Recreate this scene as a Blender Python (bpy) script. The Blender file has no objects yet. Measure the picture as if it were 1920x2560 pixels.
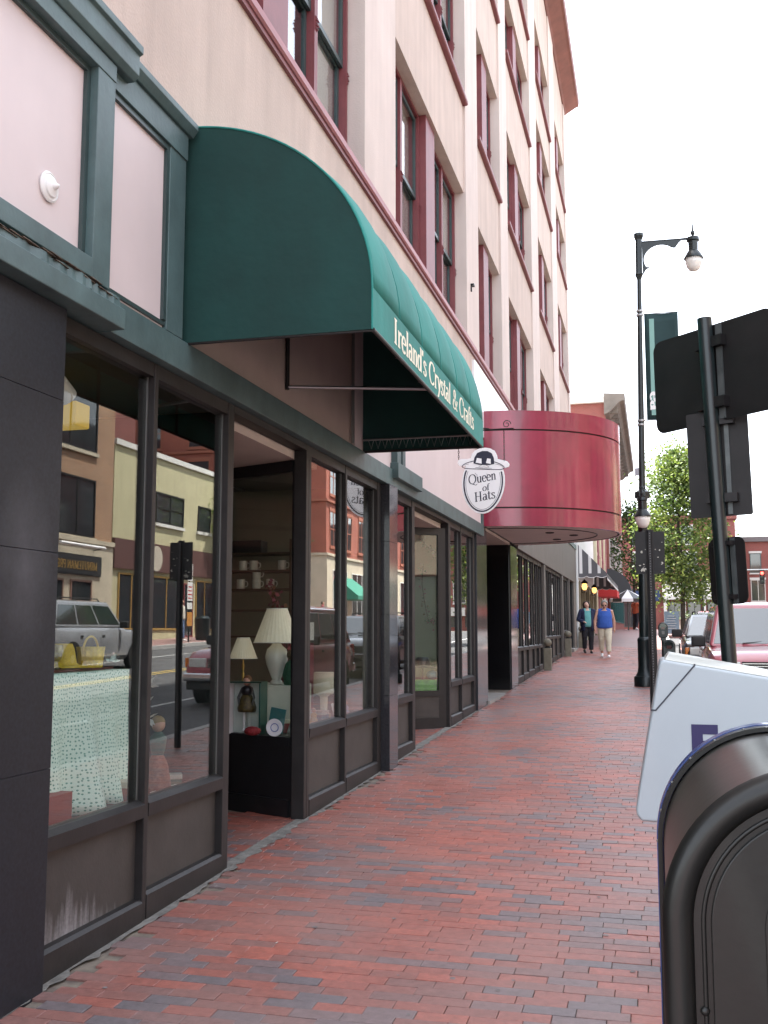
import bpy, bmesh, math, random
from mathutils import Vector, Matrix
R = math.radians
random.seed(11)
SC = bpy.context.scene
COL = SC.collection
# ---------------------------------------------------------------- camera
cam_d = bpy.data.cameras.new('camera')
cam = bpy.data.objects.new('camera', cam_d)
COL.objects.link(cam)
CAM = Vector((2.53, 0.0, 1.6))
cam.location = CAM
cam.rotation_euler = (R(90 + 6.503), 0, R(14.549))
cam_d.sensor_fit = 'VERTICAL'
cam_d.sensor_height = 36.0
cam_d.lens = 36.39
cam_d.clip_start = 0.05
cam_d.clip_end = 900
SC.camera = cam
# ---------------------------------------------------------------- sky and sun
SUN_AZ = R(-76)      # measured from +Y towards +X; the sun stands behind the pink building
SUN_EL = R(70)
w = bpy.data.worlds.new('World')
SC.world = w
w.use_nodes = True
nt = w.node_tree
nt.nodes.clear()
sky = nt.nodes.new('ShaderNodeTexSky')
sky.sky_type = 'NISHITA'
sky.sun_disc = False
sky.sun_elevation = SUN_EL
sky.sun_rotation = SUN_AZ
sky.air_density = 1.0
sky.dust_density = 1.2
sky.ozone_density = 0.6
hs = nt.nodes.new('ShaderNodeHueSaturation')
hs.inputs['Saturation'].default_value = 0.34
bg = nt.nodes.new('ShaderNodeBackground')
bg.inputs['Strength'].default_value = 0.15
wo = nt.nodes.new('ShaderNodeOutputWorld')
nt.links.new(sky.outputs[0], hs.inputs['Color'])
nt.links.new(hs.outputs[0], bg.inputs[0])
nt.links.new(bg.outputs[0], wo.inputs[0])
sl = bpy.data.lights.new('sun', 'SUN')
sl.energy = 4.2
sl.angle = R(1.5)
sl.color = (1.0, 0.95, 0.88)
sun = bpy.data.objects.new('sun', sl)
COL.objects.link(sun)
sd = Vector((math.sin(SUN_AZ) * math.cos(SUN_EL), math.cos(SUN_AZ) * math.cos(SUN_EL), math.sin(SUN_EL)))
sun.rotation_euler = sd.to_track_quat('Z', 'Y').to_euler()
sun.location = (0, 0, 40)
vs = SC.view_settings
vs.view_transform = 'Standard'
vs.look = 'None'
vs.gamma = 1
vs.use_curve_mapping = False
vs.exposure = 2.5
SC.cycles.transparent_max_bounces = 24
SC.cycles.max_bounces = 8
SC.cycles.sample_clamp_indirect = 6
SC.cycles.use_denoising = True

# ---------------------------------------------------------------- helpers
SL = 0.029
def g(y):                                   # the street climbs away from the viewer, then levels
    if y < 50: return SL * y
    if y > 62: return SL * 56
    t = (y - 50) / 12.0
    return SL * (50 + 12 * (t - t * t / 2))

def lin(c):
    c = c / 255.0
    return c / 12.92 if c <= 0.04045 else ((c + 0.055) / 1.055) ** 2.4
def rgb(r, gg, b): return (lin(r), lin(gg), lin(b))

MATS = {}
def M(name, col, rough=0.6, metal=0.0, var=0.0, vs=3.0, bump=0.0, bs=40.0, coat=0.0, spec=0.5, col2=None, streak=0.0, emit=None, es=0.0, sheen=0.0):
    """procedural material: base colour with noise variation (var), vertical streaks, fine bump"""
    if name in MATS: return MATS[name]
    m = bpy.data.materials.new(name)
    m.use_nodes = True
    n = m.node_tree.nodes; l = m.node_tree.links
    b = n['Principled BSDF']
    b.inputs['Roughness'].default_value = rough
    b.inputs['Metallic'].default_value = metal
    b.inputs['Specular IOR Level'].default_value = spec
    b.inputs['Coat Weight'].default_value = coat
    b.inputs['Coat Roughness'].default_value = 0.06
    if sheen: b.inputs['Sheen Weight'].default_value = sheen
    b.inputs['Base Color'].default_value = (*col, 1)
    if emit:
        b.inputs['Emission Color'].default_value = (*emit, 1)
        b.inputs['Emission Strength'].default_value = es
    geo = n.new('ShaderNodeNewGeometry')
    src = None
    if var or col2:
        t = n.new('ShaderNodeTexNoise'); t.inputs['Scale'].default_value = vs
        t.inputs['Detail'].default_value = 6; t.inputs['Roughness'].default_value = 0.62
        l.new(geo.outputs['Position'], t.inputs['Vector'])
        rp = n.new('ShaderNodeValToRGB')
        c2 = col2 or tuple(min(1, c * (1 + var)) for c in col)
        c1 = col if col2 else tuple(c * (1 - var) for c in col)
        rp.color_ramp.elements[0].position = 0.32; rp.color_ramp.elements[1].position = 0.68
        rp.color_ramp.elements[0].color = (*c1, 1); rp.color_ramp.elements[1].color = (*c2, 1)
        l.new(t.outputs['Fac'], rp.inputs[0])
        src = rp.outputs[0]
    if streak:
        mp = n.new('ShaderNodeMapping'); mp.inputs['Scale'].default_value = (4.5, 4.5, 0.45)
        l.new(geo.outputs['Position'], mp.inputs[0])
        t2 = n.new('ShaderNodeTexNoise'); t2.inputs['Scale'].default_value = 1.0; t2.inputs['Detail'].default_value = 7
        l.new(mp.outputs[0], t2.inputs['Vector'])
        mr = n.new('ShaderNodeMapRange'); mr.inputs[1].default_value = 0.35; mr.inputs[2].default_value = 0.75
        mr.inputs[3].default_value = 1 + streak * .4; mr.inputs[4].default_value = 1 - streak
        l.new(t2.outputs['Fac'], mr.inputs[0])
        mx = n.new('ShaderNodeMix'); mx.data_type = 'RGBA'; mx.blend_type = 'MULTIPLY'
        mx.inputs[0].default_value = 1
        if src: l.new(src, mx.inputs[6])
        else: mx.inputs[6].default_value = (*col, 1)
        l.new(mr.outputs[0], mx.inputs[7])
        src = mx.outputs[2]
    if src: l.new(src, b.inputs['Base Color'])
    if bump:
        t3 = n.new('ShaderNodeTexNoise'); t3.inputs['Scale'].default_value = bs; t3.inputs['Detail'].default_value = 5
        l.new(geo.outputs['Position'], t3.inputs['Vector'])
        bp = n.new('ShaderNodeBump'); bp.inputs['Strength'].default_value = bump; bp.inputs['Distance'].default_value = 0.02
        l.new(t3.outputs['Fac'], bp.inputs['Height'])
        l.new(bp.outputs[0], b.inputs['Normal'])
    MATS[name] = m
    return m

def glass(name, tint=(0.86, 0.9, 0.88), f0=0.06, wave=0.0, k=1.0):
    """thin clear pane: see-through, with Schlick reflection that grows towards grazing view"""
    m = bpy.data.materials.new(name); m.use_nodes = True
    n = m.node_tree.nodes; l = m.node_tree.links; n.clear()
    out = n.new('ShaderNodeOutputMaterial'); mix = n.new('ShaderNodeMixShader')
    tr = n.new('ShaderNodeBsdfTransparent'); tr.inputs[0].default_value = (*tint, 1)
    gl = n.new('ShaderNodeBsdfGlossy'); gl.inputs['Roughness'].default_value = 0.0
    lw = n.new('ShaderNodeLayerWeight'); lw.inputs['Blend'].default_value = 0.5
    pw = n.new('ShaderNodeMath'); pw.operation = 'POWER'; pw.inputs[1].default_value = 4.2
    ma = n.new('ShaderNodeMath'); ma.operation = 'MULTIPLY_ADD'; ma.inputs[1].default_value = k * (1 - f0); ma.inputs[2].default_value = f0
    ma.use_clamp = True
    l.new(lw.outputs['Facing'], pw.inputs[0]); l.new(pw.outputs[0], ma.inputs[0])
    l.new(ma.outputs[0], mix.inputs[0]); l.new(tr.outputs[0], mix.inputs[1]); l.new(gl.outputs[0], mix.inputs[2])
    l.new(mix.outputs[0], out.inputs[0])
    if wave:
        geo = n.new('ShaderNodeNewGeometry')
        t = n.new('ShaderNodeTexNoise'); t.inputs['Scale'].default_value = 1.1; t.inputs['Detail'].default_value = 0
        l.new(geo.outputs['Position'], t.inputs['Vector'])
        bp = n.new('ShaderNodeBump'); bp.inputs['Strength'].default_value = wave; bp.inputs['Distance'].default_value = 0.05
        l.new(t.outputs['Fac'], bp.inputs['Height']); l.new(bp.outputs[0], gl.inputs['Normal'])
    MATS[name] = m
    return m

class MB:
    """collects boxes, prisms, tubes and lathes; build() links them as one mesh object"""
    def __init__(s): s.v = []; s.f = []; s.mi = []
    def add(s, vs, fs, mi=0):
        o = len(s.v); s.v += [tuple(p) for p in vs]
        for f in fs: s.f.append(tuple(i + o for i in f)); s.mi.append(mi)
        return s
    def box(s, x0, x1, y0, y1, z0, z1, mi=0):
        return s.hexa([(x0, y0, z0), (x1, y0, z0), (x1, y1, z0), (x0, y1, z0), (x0, y0, z1), (x1, y0, z1), (x1, y1, z1), (x0, y1, z1)], mi)
    def hexa(s, p, mi=0):
        return s.add(p, [(0, 3, 2, 1), (4, 5, 6, 7), (0, 1, 5, 4), (1, 2, 6, 5), (2, 3, 7, 6), (3, 0, 4, 7)], mi)
    def bar(s, a, b, w, h, mi=0, up=(0, 0, 1)):
        a = Vector(a); b = Vector(b); d = (b - a).normalized(); u = Vector(up)
        if abs(d.dot(u)) > .99: u = Vector((1, 0, 0))
        r = d.cross(u).normalized() * (w / 2); u = r.cross(d).normalized() * (h / 2)
        return s.hexa([a - r - u, a + r - u, b + r - u, b - r - u, a - r + u, a + r + u, b + r + u, b - r + u], mi)
    def quad(s, *p, mi=0): return s.add(p, [tuple(range(len(p)))], mi)
    def prism(s, pts, ax, a0, a1, mi=0):
        n = len(pts)
        def P(u, v, a): return {'x': (a, u, v), 'y': (u, a, v), 'z': (u, v, a)}[ax]
        vs = [P(u, v, a0) for u, v in pts] + [P(u, v, a1) for u, v in pts]
        return s.add(vs, [tuple(range(n)), tuple(range(2 * n - 1, n - 1, -1))] + [(i, (i + 1) % n, (i + 1) % n + n, i + n) for i in range(n)], mi)
    def sheet(s, rows, mi=0, close=False):
        nr = len(rows); nc = len(rows[0]); fs = []
        for i in range(nr - 1):
            for j in range(nc if close else nc - 1):
                k = (j + 1) % nc
                fs.append((i * nc + j, i * nc + k, (i + 1) * nc + k, (i + 1) * nc + j))
        return s.add([p for r in rows for p in r], fs, mi)
    def tube(s, path, rad, n=8, cap=True, mi=0, sq=(1, 1)):
        path = [Vector(p) for p in path]
        if not hasattr(rad, '__len__'): rad = [rad] * len(path)
        rows = []; prev = None
        for i, p in enumerate(path):
            d = (path[min(i + 1, len(path) - 1)] - path[max(i - 1, 0)])
            d = d.normalized() if d.length > 1e-9 else Vector((0, 0, 1))
            if prev is None:
                u = Vector((0, 0, 1)) if abs(d.z) < .9 else Vector((1, 0, 0))
                a = d.cross(u).normalized()
            else:
                a = (prev - d * prev.dot(d))
                a = a.normalized() if a.length > 1e-6 else d.orthogonal().normalized()
            prev = a; b = d.cross(a)
            rows.append([p + (a * math.cos(t) * sq[0] + b * math.sin(t) * sq[1]) * rad[i] for t in (2 * math.pi * k / n for k in range(n))])
        o = len(s.v); s.sheet(rows, mi, True)
        if cap:
            s.f.append(tuple(o + k for k in range(n))[::-1]); s.mi.append(mi)
            e = o + (len(rows) - 1) * n
            s.f.append(tuple(e + k for k in range(n))); s.mi.append(mi)
        return s
    def lathe(s, prof, c=(0, 0, 0), n=20, ax='z', mi=0, a0=0.0, a1=2 * math.pi):
        full = abs(a1 - a0 - 2 * math.pi) < 1e-6
        rows = []
        for r, h in prof:
            row = []
            for k in range(n if full else n + 1):
                t = a0 + (a1 - a0) * k / n
                x, y, z = r * math.cos(t), r * math.sin(t), h
                if ax == 'y': x, y, z = x, z, y
                if ax == 'x': x, y, z = z, x, y
                row.append((c[0] + x, c[1] + y, c[2] + z))
            rows.append(row)
        s.sheet(rows, mi, full)
        if full:
            o = len(s.v) - n * len(prof)
            if prof[0][0] > 1e-5: s.f.append(tuple(o + k for k in range(n))[::-1]); s.mi.append(mi)
            if prof[-1][0] > 1e-5:
                e = o + (len(prof) - 1) * n
                s.f.append(tuple(e + k for k in range(n))); s.mi.append(mi)
        return s
    def ball(s, c, r, n=12, mi=0, sx=1, sy=1, sz=1):
        rows = []
        m = max(6, n // 2)
        for i in range(m + 1):
            t = math.pi * i / m
            rows.append([(c[0] + sx * r * math.sin(t) * math.cos(2 * math.pi * k / n), c[1] + sy * r * math.sin(t) * math.sin(2 * math.pi * k / n), c[2] - sz * r * math.cos(t)) for k in range(n)])
        return s.sheet(rows, mi, True)
    def xf(s, mat):
        s.v = [tuple(mat @ Vector(p)) for p in s.v]; return s
    def mesh(s, name, mats, smooth=False, angle=None):
        me = bpy.data.meshes.new(name)
        me.from_pydata(s.v, [], s.f)
        if not isinstance(mats, (list, tuple)): mats = [mats]
        for m in mats: me.materials.append(m)
        bm = bmesh.new(); bm.from_mesh(me)
        for i, f in enumerate(bm.faces): f.material_index = s.mi[i]
        bmesh.ops.remove_doubles(bm, verts=bm.verts, dist=1e-6)
        bmesh.ops.recalc_face_normals(bm, faces=bm.faces)
        bm.to_mesh(me); bm.free()
        if smooth:
            me.polygons.foreach_set('use_smooth', [True] * len(me.polygons))
            if angle: me.set_sharp_from_angle(angle=R(angle))
        return me
    def build(s, name, mats, parent=None, smooth=False, bevel=0.0, seg=2, angle=None, label=None):
        o = bpy.data.objects.new(name, s.mesh(name, mats, smooth, angle))
        link(o, parent)
        if label: o['label'] = label
        if bevel:
            b = o.modifiers.new('bevel', 'BEVEL'); b.width = bevel; b.segments = seg; b.limit_method = 'ANGLE'; b.angle_limit = R(35)
            o.data.polygons.foreach_set('use_smooth', [True] * len(o.data.polygons))
            o.modifiers.new('wn', 'WEIGHTED_NORMAL')
        return o

def link(o, parent=None):
    COL.objects.link(o)
    if parent is not None:
        o.parent = parent
        p = parent; t = Vector((0, 0, 0))
        mw = world_of(parent)
        o.matrix_parent_inverse = mw.inverted()
def world_of(o):
    m = o.matrix_basis.copy()
    if o.parent is not None: m = world_of(o.parent) @ o.matrix_parent_inverse @ m
    return m
def tag(o, label=None, cat=None, group=None, kind=None):
    if label: o['label'] = label
    if cat: o['category'] = cat
    if group: o['group'] = group
    if kind: o['kind'] = kind
    return o
def thing(name, label, cat, loc=(0, 0, 0), group=None, rz=0.0):
    o = bpy.data.objects.new(name, None)
    o.empty_display_size = 0.2
    o.location = loc; o.rotation_euler = (0, 0, rz)
    COL.objects.link(o)
    return tag(o, label, cat, group)
def copy_tree(o, parent=None, pinv=None):
    c = o.copy(); COL.objects.link(c)
    if parent is not None:
        c.parent = parent
        c.matrix_parent_inverse = o.matrix_parent_inverse.copy()
    for ch in list(o.children):
        copy_tree(ch, c)
    return c
def solo(mb, name, mats, label, cat, group=None, kind=None, **k):
    return tag(mb.build(name, mats, **k), label, cat, group, kind)
def remesh(o, vox=0.012, it=4):
    r = o.modifiers.new('remesh', 'REMESH'); r.mode = 'VOXEL'; r.voxel_size = vox; r.use_smooth_shade = True
    s = o.modifiers.new('smooth', 'SMOOTH'); s.iterations = it; s.factor = 0.5
    return o

# ---------------------------------------------------------------- pen-stroke serif letters
def arc(cx, cy, rx, ry, a0, a1, n=12):
    return [(cx + rx * math.cos(R(a0 + (a1 - a0) * i / n)), cy + ry * math.sin(R(a0 + (a1 - a0) * i / n))) for i in range(n + 1)]
def sf(x, y, w=.13): return [(x - w, y), (x + w, y)]
GL = {
 'I': (.40, [[(.2, 0), (.2, 1)], sf(.2, 0.015), sf(.2, .985)]),
 'r': (.42, [[(.14, 0), (.14, .66)], sf(.14, .015, .12), [(.03, .64), (.14, .64)], [(.14, .42), (.2, .57), (.28, .64), (.36, .64), (.38, .57)]]),
 'e': (.48, [arc(.25, .33, .19, .335, 8, 320, 16), [(.07, .37), (.43, .37)]]),
 'l': (.28, [[(.14, 0), (.14, 1.05)], sf(.14, .015, .12), [(.03, 1.03), (.14, 1.03)]]),
 'a': (.48, [arc(.2, .19, .14, .185, 0, 360, 14), [(.36, .08), (.36, .47)], arc(.22, .47, .14, .185, 0, 150, 8), [(.36, .1), (.41, .02), (.48, .04)]]),
 'n': (.56, [[(.13, 0), (.13, .66)], sf(.13, .015, .11), [(.03, .64), (.13, .64)], [(.13, .46), (.2, .6), (.3, .65), (.39, .6), (.42, .48), (.42, 0)], sf(.42, .015, .11)]),
 'd': (.54, [arc(.23, .32, .175, .325, 0, 360, 16), [(.42, 0), (.42, 1.05)], [(.3, 1.03), (.42, 1.03)], [(.42, .015), (.52, .015)]]),
 "'": (.18, [[(.1, 1.05), (.08, .8)]]),
 's': (.40, [[(.33, .52), (.3, .61), (.2, .655), (.11, .62), (.07, .53), (.12, .43), (.23, .34), (.33, .25), (.35, .14), (.28, .04), (.18, .005), (.08, .05), (.05, .16)]]),
 'C': (.76, [arc(.43, .5, .36, .5, 42, 318, 20), [(.71, .68), (.71, .92)]]),
 'y': (.50, [[(.08, .66), (.27, .05)], [(.44, .66), (.27, .05), (.18, -.2), (.1, -.27), (.04, -.22)], sf(.09, .645, .09), sf(.43, .645, .08)]),
 't': (.36, [[(.15, .86), (.15, .12), (.2, .02), (.29, .02), (.34, .09)], [(.02, .65), (.31, .65)]]),
 'f': (.36, [[(.15, 0), (.15, .8), (.2, .98), (.3, 1.05), (.38, .99)], [(.03, .65), (.31, .65)], sf(.15, .015, .12)]),
 '&': (.82, [[(.76, .5), (.68, .32), (.52, .1), (.34, 0), (.16, .04), (.08, .18), (.12, .36), (.28, .5), (.44, .64), (.47, .8), (.4, .94), (.29, .97), (.2, .86), (.22, .7), (.36, .44), (.54, .2), (.68, .04), (.78, .02)], sf(.74, .5, .1)]),
 'Q': (.88, [arc(.42, .5, .36, .5, 0, 360, 24), [(.36, .02), (.56, -.1), (.72, -.2), (.9, -.14)]]),
 'u': (.56, [[(.12, .66), (.12, .2), (.17, .05), (.27, .01), (.36, .06), (.42, .2)], [(.42, .66), (.42, 0)], [(.02, .64), (.12, .64)], [(.32, .64), (.42, .64)], [(.42, .015), (.52, .015)]]),
 'o': (.50, [arc(.25, .33, .2, .335, 0, 360, 18)]),
 'H': (.80, [[(.17, 0), (.17, 1)], [(.61, 0), (.61, 1)], [(.17, .52), (.61, .52)], sf(.17, .015), sf(.17, .985), sf(.61, .015), sf(.61, .985)]),
 'M': (1.0, [[(.14, 0), (.14, 1)], [(.14, 1), (.47, .05)], [(.47, .05), (.82, 1)], [(.82, 1), (.82, 0)], sf(.14, .015), sf(.82, .015)]),
 'N': (.84, [[(.14, 0), (.14, 1)], [(.14, 1), (.66, 0)], [(.66, 0), (.66, 1)], sf(.14, .015, .1), sf(.66, .985, .1)]),
 'U': (.82, [[(.14, 1), (.14, .3), (.22, .07), (.4, 0), (.56, .07), (.64, .3), (.64, 1)], sf(.14, .985, .1), sf(.64, .985, .1)]),
 'T': (.70, [[(.34, 0), (.34, 1)], [(.04, .97), (.64, .97)], sf(.34, .015)]),
 'E': (.66, [[(.14, 0), (.14, 1)], [(.14, .97), (.56, .97)], [(.14, .5), (.46, .5)], [(.14, .03), (.58, .03)]]),
 'A': (.80, [[(.1, 0), (.38, 1)], [(.38, 1), (.68, 0)], [(.22, .34), (.56, .34)], sf(.1, .015, .1), sf(.68, .015, .1)]),
 'P': (.66, [[(.14, 0), (.14, 1)], [(.14, .97), (.4, .97), (.55, .88), (.58, .73), (.53, .57), (.4, .48), (.14, .48)], sf(.14, .015)]),
 'R': (.74, [[(.14, 0), (.14, 1)], [(.14, .97), (.4, .97), (.54, .88), (.57, .73), (.52, .57), (.4, .48), (.14, .48)], [(.36, .48), (.66, 0)], sf(.14, .015)]),
 'S': (.62, [[(.52, .8), (.46, .93), (.31, 1), (.15, .93), (.09, .77), (.16, .62), (.34, .51), (.5, .39), (.55, .24), (.48, .07), (.31, 0), (.15, .06), (.08, .2)]]),
 ' ': (.34, []),
}
def letters(text, origin, U, V, N, h, width=None, thick=.13, thin=.05, slant=0.0, proud=0.002):
    """strokes of the text as thin raised bars on the plane through origin (U right, V up, N outwards)"""
    mb = MB(); U = Vector(U); V = Vector(V); N = Vector(N); origin = Vector(origin)
    tot = sum(GL[c][0] for c in text)
    sx = (width / tot) if width else h
    x0 = 0.0; k = 0
    for ch in text:
        wd, strokes = GL[ch]
        for st in strokes:
            k += 1
            pts = [Vector((p[0] + x0 + slant * p[1], p[1])) for p in st]
            L = []; Rr = []
            for i, p in enumerate(pts):
                d = pts[min(i + 1, len(pts) - 1)] - pts[max(i - 1, 0)]
                if d.length < 1e-6: d = Vector((1, 0))
                d.normalize()
                ww = (thin + (thick - thin) * abs(d.y) ** 1.3) / 2
                nn = Vector((-d.y, d.x)) * ww
                L.append(p + nn); Rr.append(p - nn)
            off = N * (proud + 0.00012 * (k % 7))
            a = [origin + U * (q.x * sx) + V * (q.y * h) + off for q in L]
            b = [origin + U * (q.x * sx) + V * (q.y * h) + off for q in Rr]
            mb.sheet([a, b])
        x0 += wd
    return mb

# ---------------------------------------------------------------- shared materials
m_stucco = M('pink_stucco', (.53, .43, .375), .9, var=.07, vs=1.1, bump=.18, bs=60, streak=.13)
m_stucco2 = M('pink_stucco_pier', (.61, .52, .475), .9, var=.06, vs=.9, bump=.18, bs=60, streak=.10)
m_pinkpanel = M('pale_pink_panel', (.64, .55, .545), .55, var=.03, vs=2.0, streak=.03)
m_teal = M('teal_paint', (.070, .118, .120), .5, var=.16, vs=6, bump=.08, bs=30, streak=.22)
m_maroon = M('maroon_paint', (.19, .045, .05), .5, var=.12, vs=5, bump=.05)
m_maroon_l = M('rose_paint', (.33, .12, .13), .5, var=.1, vs=5)
m_sash = M('green_sash_paint', (.035, .06, .06), .4, var=.1)
m_black = M('black_paint', (.010, .010, .012), .42, var=.2, vs=8, bump=.05)
m_bronze = M('dark_bronze_frame', (.021, .019, .019), .5, metal=.1, spec=.35, var=.25, vs=7, bump=.04)
m_alum = M('aluminium_bead', (.33, .34, .34), .35, metal=.9)
m_bead = M('glazing_bead', (.13, .13, .125), .4, metal=.5)
m_granite = M('black_granite', (.011, .013, .019), .48, spec=.3, var=.35, vs=60, bump=.02, bs=200, streak=.15)
m_granite_p = M('polished_granite', (.030, .031, .036), .10, var=.3, vs=60)
m_kick = M('brown_kick_panel', (.042, .037, .034), .6, var=.22, vs=4, bump=.06, bs=60)
m_soffit = M('beige_soffit', (.50, .43, .38), .8, var=.05)
m_glass = glass('shop_glass', (.93, .96, .94), .06, wave=.014, k=1.3)
m_glass_up = glass('window_glass', (.93, .95, .95), .06, wave=.02, k=1.3)
m_carglass = glass('car_glass', (.35, .45, .43), .08)
m_white = M('white_paint', (.78, .78, .77), .45, var=.03)
m_concrete = M('concrete', (.30, .285, .265), .9, var=.18, vs=4, bump=.2, bs=60)
m_asphalt = M('asphalt', (.055, .055, .058), .85, var=.25, vs=5, bump=.3, bs=120)
m_dark = M('dark_interior', (.03, .027, .024), .9)
m_rubber = M('rubber', (.015, .015, .015), .7)
m_chrome = M('chrome', (.6, .6, .6), .15, metal=1)
m_skin = M('skin', (.52, .29, .21), .5, var=.06, vs=9)
m_greenpost = M('dark_green_post_paint', (.006, .012, .013), .32, var=.25, vs=6, bump=.04)
# ================================================================ the setting: ground, road, pavements
from mathutils import noise as mnoise
def strip(name, x0, x1, ys, dz, mat, nx=1):
    mb = MB()
    mb.sheet([[(x0 + (x1 - x0) * i / nx, y, g(y) + dz) for i in range(nx + 1)] for y in ys])
    return tag(mb.build(name, mat), kind='structure')
YS = [-60, -20, 0, 10, 20, 30, 40, 50, 52, 54, 56, 58, 60, 62, 80, 130, 420]
m_ground = M('far_ground', (.12, .115, .105), .95, var=.2, vs=.3)
strip('ground', -260, 320, YS, -.30, m_ground)
def road_mat():
    m = M('road_asphalt', (.055, .055, .058), .8, var=.22, vs=1.3, bump=.3, bs=90)
    return m
strip('road', 3.10, 15.0, YS, -.13, road_mat())
# side street at the far crossing
mb = MB(); mb.sheet([[(-160, 92, g(92) - .126), (200, 92, g(92) - .126)], [(-160, 104, g(104) - .126), (200, 104, g(104) - .126)]])
tag(mb.build('cross_street', m_asphalt), kind='structure')
m_line = M('road_paint', (.45, .45, .44), .7, var=.2)
m_yel = M('yellow_road_paint', (.34, .24, .06), .7, var=.25)
for x0, x1, mt, nm in ((9.0, 9.12, m_yel, 'centre_line'), (9.25, 9.37, m_yel, 'centre_line'), (5.45, 5.55, m_line, 'parking_line'), (12.6, 12.7, m_line, 'lane_line')):
    strip(nm, x0, x1, [y for y in YS if -20 <= y <= 80], -.126, mt)
# kerbs as real steps of granite
m_kerb = M('granite_kerb', (.33, .32, .31), .8, var=.2, vs=30, bump=.2, bs=80)
def kerb(x0, x1):
    mb = MB(); ys = [-20, 0, 10, 20, 30, 40, 50, 53, 56, 59, 62, 90]
    for a, b in zip(ys[:-1], ys[1:]):
        mb.hexa([(x0, a, g(a) - .3), (x1, a, g(a) - .3), (x1, b, g(b) - .3), (x0, b, g(b) - .3), (x0, a, g(a)), (x1, a, g(a)), (x1, b, g(b)), (x0, b, g(b))])
    tag(mb.build('kerb', m_kerb), kind='structure')
kerb(2.96, 3.10); kerb(15.0, 15.15)
# brick paving
def brick_mat(name, use_obj):
    m = bpy.data.materials.new(name); m.use_nodes = True
    n = m.node_tree.nodes; l = m.node_tree.links; b = n['Principled BSDF']
    if use_obj:
        oi = n.new('ShaderNodeObjectInfo'); sp = n.new('ShaderNodeSeparateColor'); l.new(oi.outputs['Color'], sp.inputs[0]); src = sp.outputs[0]
    else:
        at = n.new('ShaderNodeAttribute'); at.attribute_name = 'tone'; src = at.outputs['Fac']
    rp = n.new('ShaderNodeValToRGB'); cr = rp.color_ramp
    cols = [(0, (.140, .118, .124)), (.22, (.175, .128, .128)), (.38, (.22, .110, .095)), (.6, (.285, .102, .080)), (1, (.37, .112, .080))]
    cr.elements[0].position = 0; cr.elements[0].color = (*cols[0][1], 1)
    cr.elements[1].position = 1; cr.elements[1].color = (*cols[-1][1], 1)
    for p, c in cols[1:-1]:
        e = cr.elements.new(p); e.color = (*c, 1)
    l.new(src, rp.inputs[0])
    geo = n.new('ShaderNodeNewGeometry')
    t = n.new('ShaderNodeTexNoise'); t.inputs['Scale'].default_value = 26; t.inputs['Detail'].default_value = 8; t.inputs['Roughness'].default_value = .7
    l.new(geo.outputs['Position'], t.inputs['Vector'])
    t2 = n.new('ShaderNodeTexNoise'); t2.inputs['Scale'].default_value = 1.1; t2.inputs['Detail'].default_value = 5
    l.new(geo.outputs['Position'], t2.inputs['Vector'])
    mr = n.new('ShaderNodeMapRange'); mr.inputs[1].default_value = .3; mr.inputs[2].default_value = .7; mr.inputs[3].default_value = .72; mr.inputs[4].default_value = 1.28
    l.new(t.outputs['Fac'], mr.inputs[0])
    mx = n.new('ShaderNodeMix'); mx.data_type = 'RGBA'; mx.blend_type = 'MULTIPLY'; mx.inputs[0].default_value = 1
    l.new(rp.outputs[0], mx.inputs[6]); l.new(mr.outputs[0], mx.inputs[7])
    # worn greyish dust over the surface, in patches
    mr2 = n.new('ShaderNodeMapRange'); mr2.inputs[1].default_value = .42; mr2.inputs[2].default_value = .72; mr2.inputs[3].default_value = .0; mr2.inputs[4].default_value = .5
    l.new(t2.outputs['Fac'], mr2.inputs[0])
    mx2 = n.new('ShaderNodeMix'); mx2.data_type = 'RGBA'; mx2.inputs[7].default_value = (.27, .185, .165, 1)
    l.new(mr2.outputs[0], mx2.inputs[0]); l.new(mx.outputs[2], mx2.inputs[6])
    l.new(mx2.outputs[2], b.inputs['Base Color'])
    mr3 = n.new('ShaderNodeMapRange'); mr3.inputs[3].default_value = .34; mr3.inputs[4].default_value = .62
    l.new(t2.outputs['Fac'], mr3.inputs[0]); l.new(mr3.outputs[0], b.inputs['Roughness'])
    bp = n.new('ShaderNodeBump'); bp.inputs['Strength'].default_value = .35; bp.inputs['Distance'].default_value = .006
    l.new(t.outputs['Fac'], bp.inputs['Height']); l.new(bp.outputs[0], b.inputs['Normal'])
    b.inputs['Specular IOR Level'].default_value = .55
    return m
m_brick_o = brick_mat('paving_brick_single', True)
m_brick_f = brick_mat('paving_brick_field', False)
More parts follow.
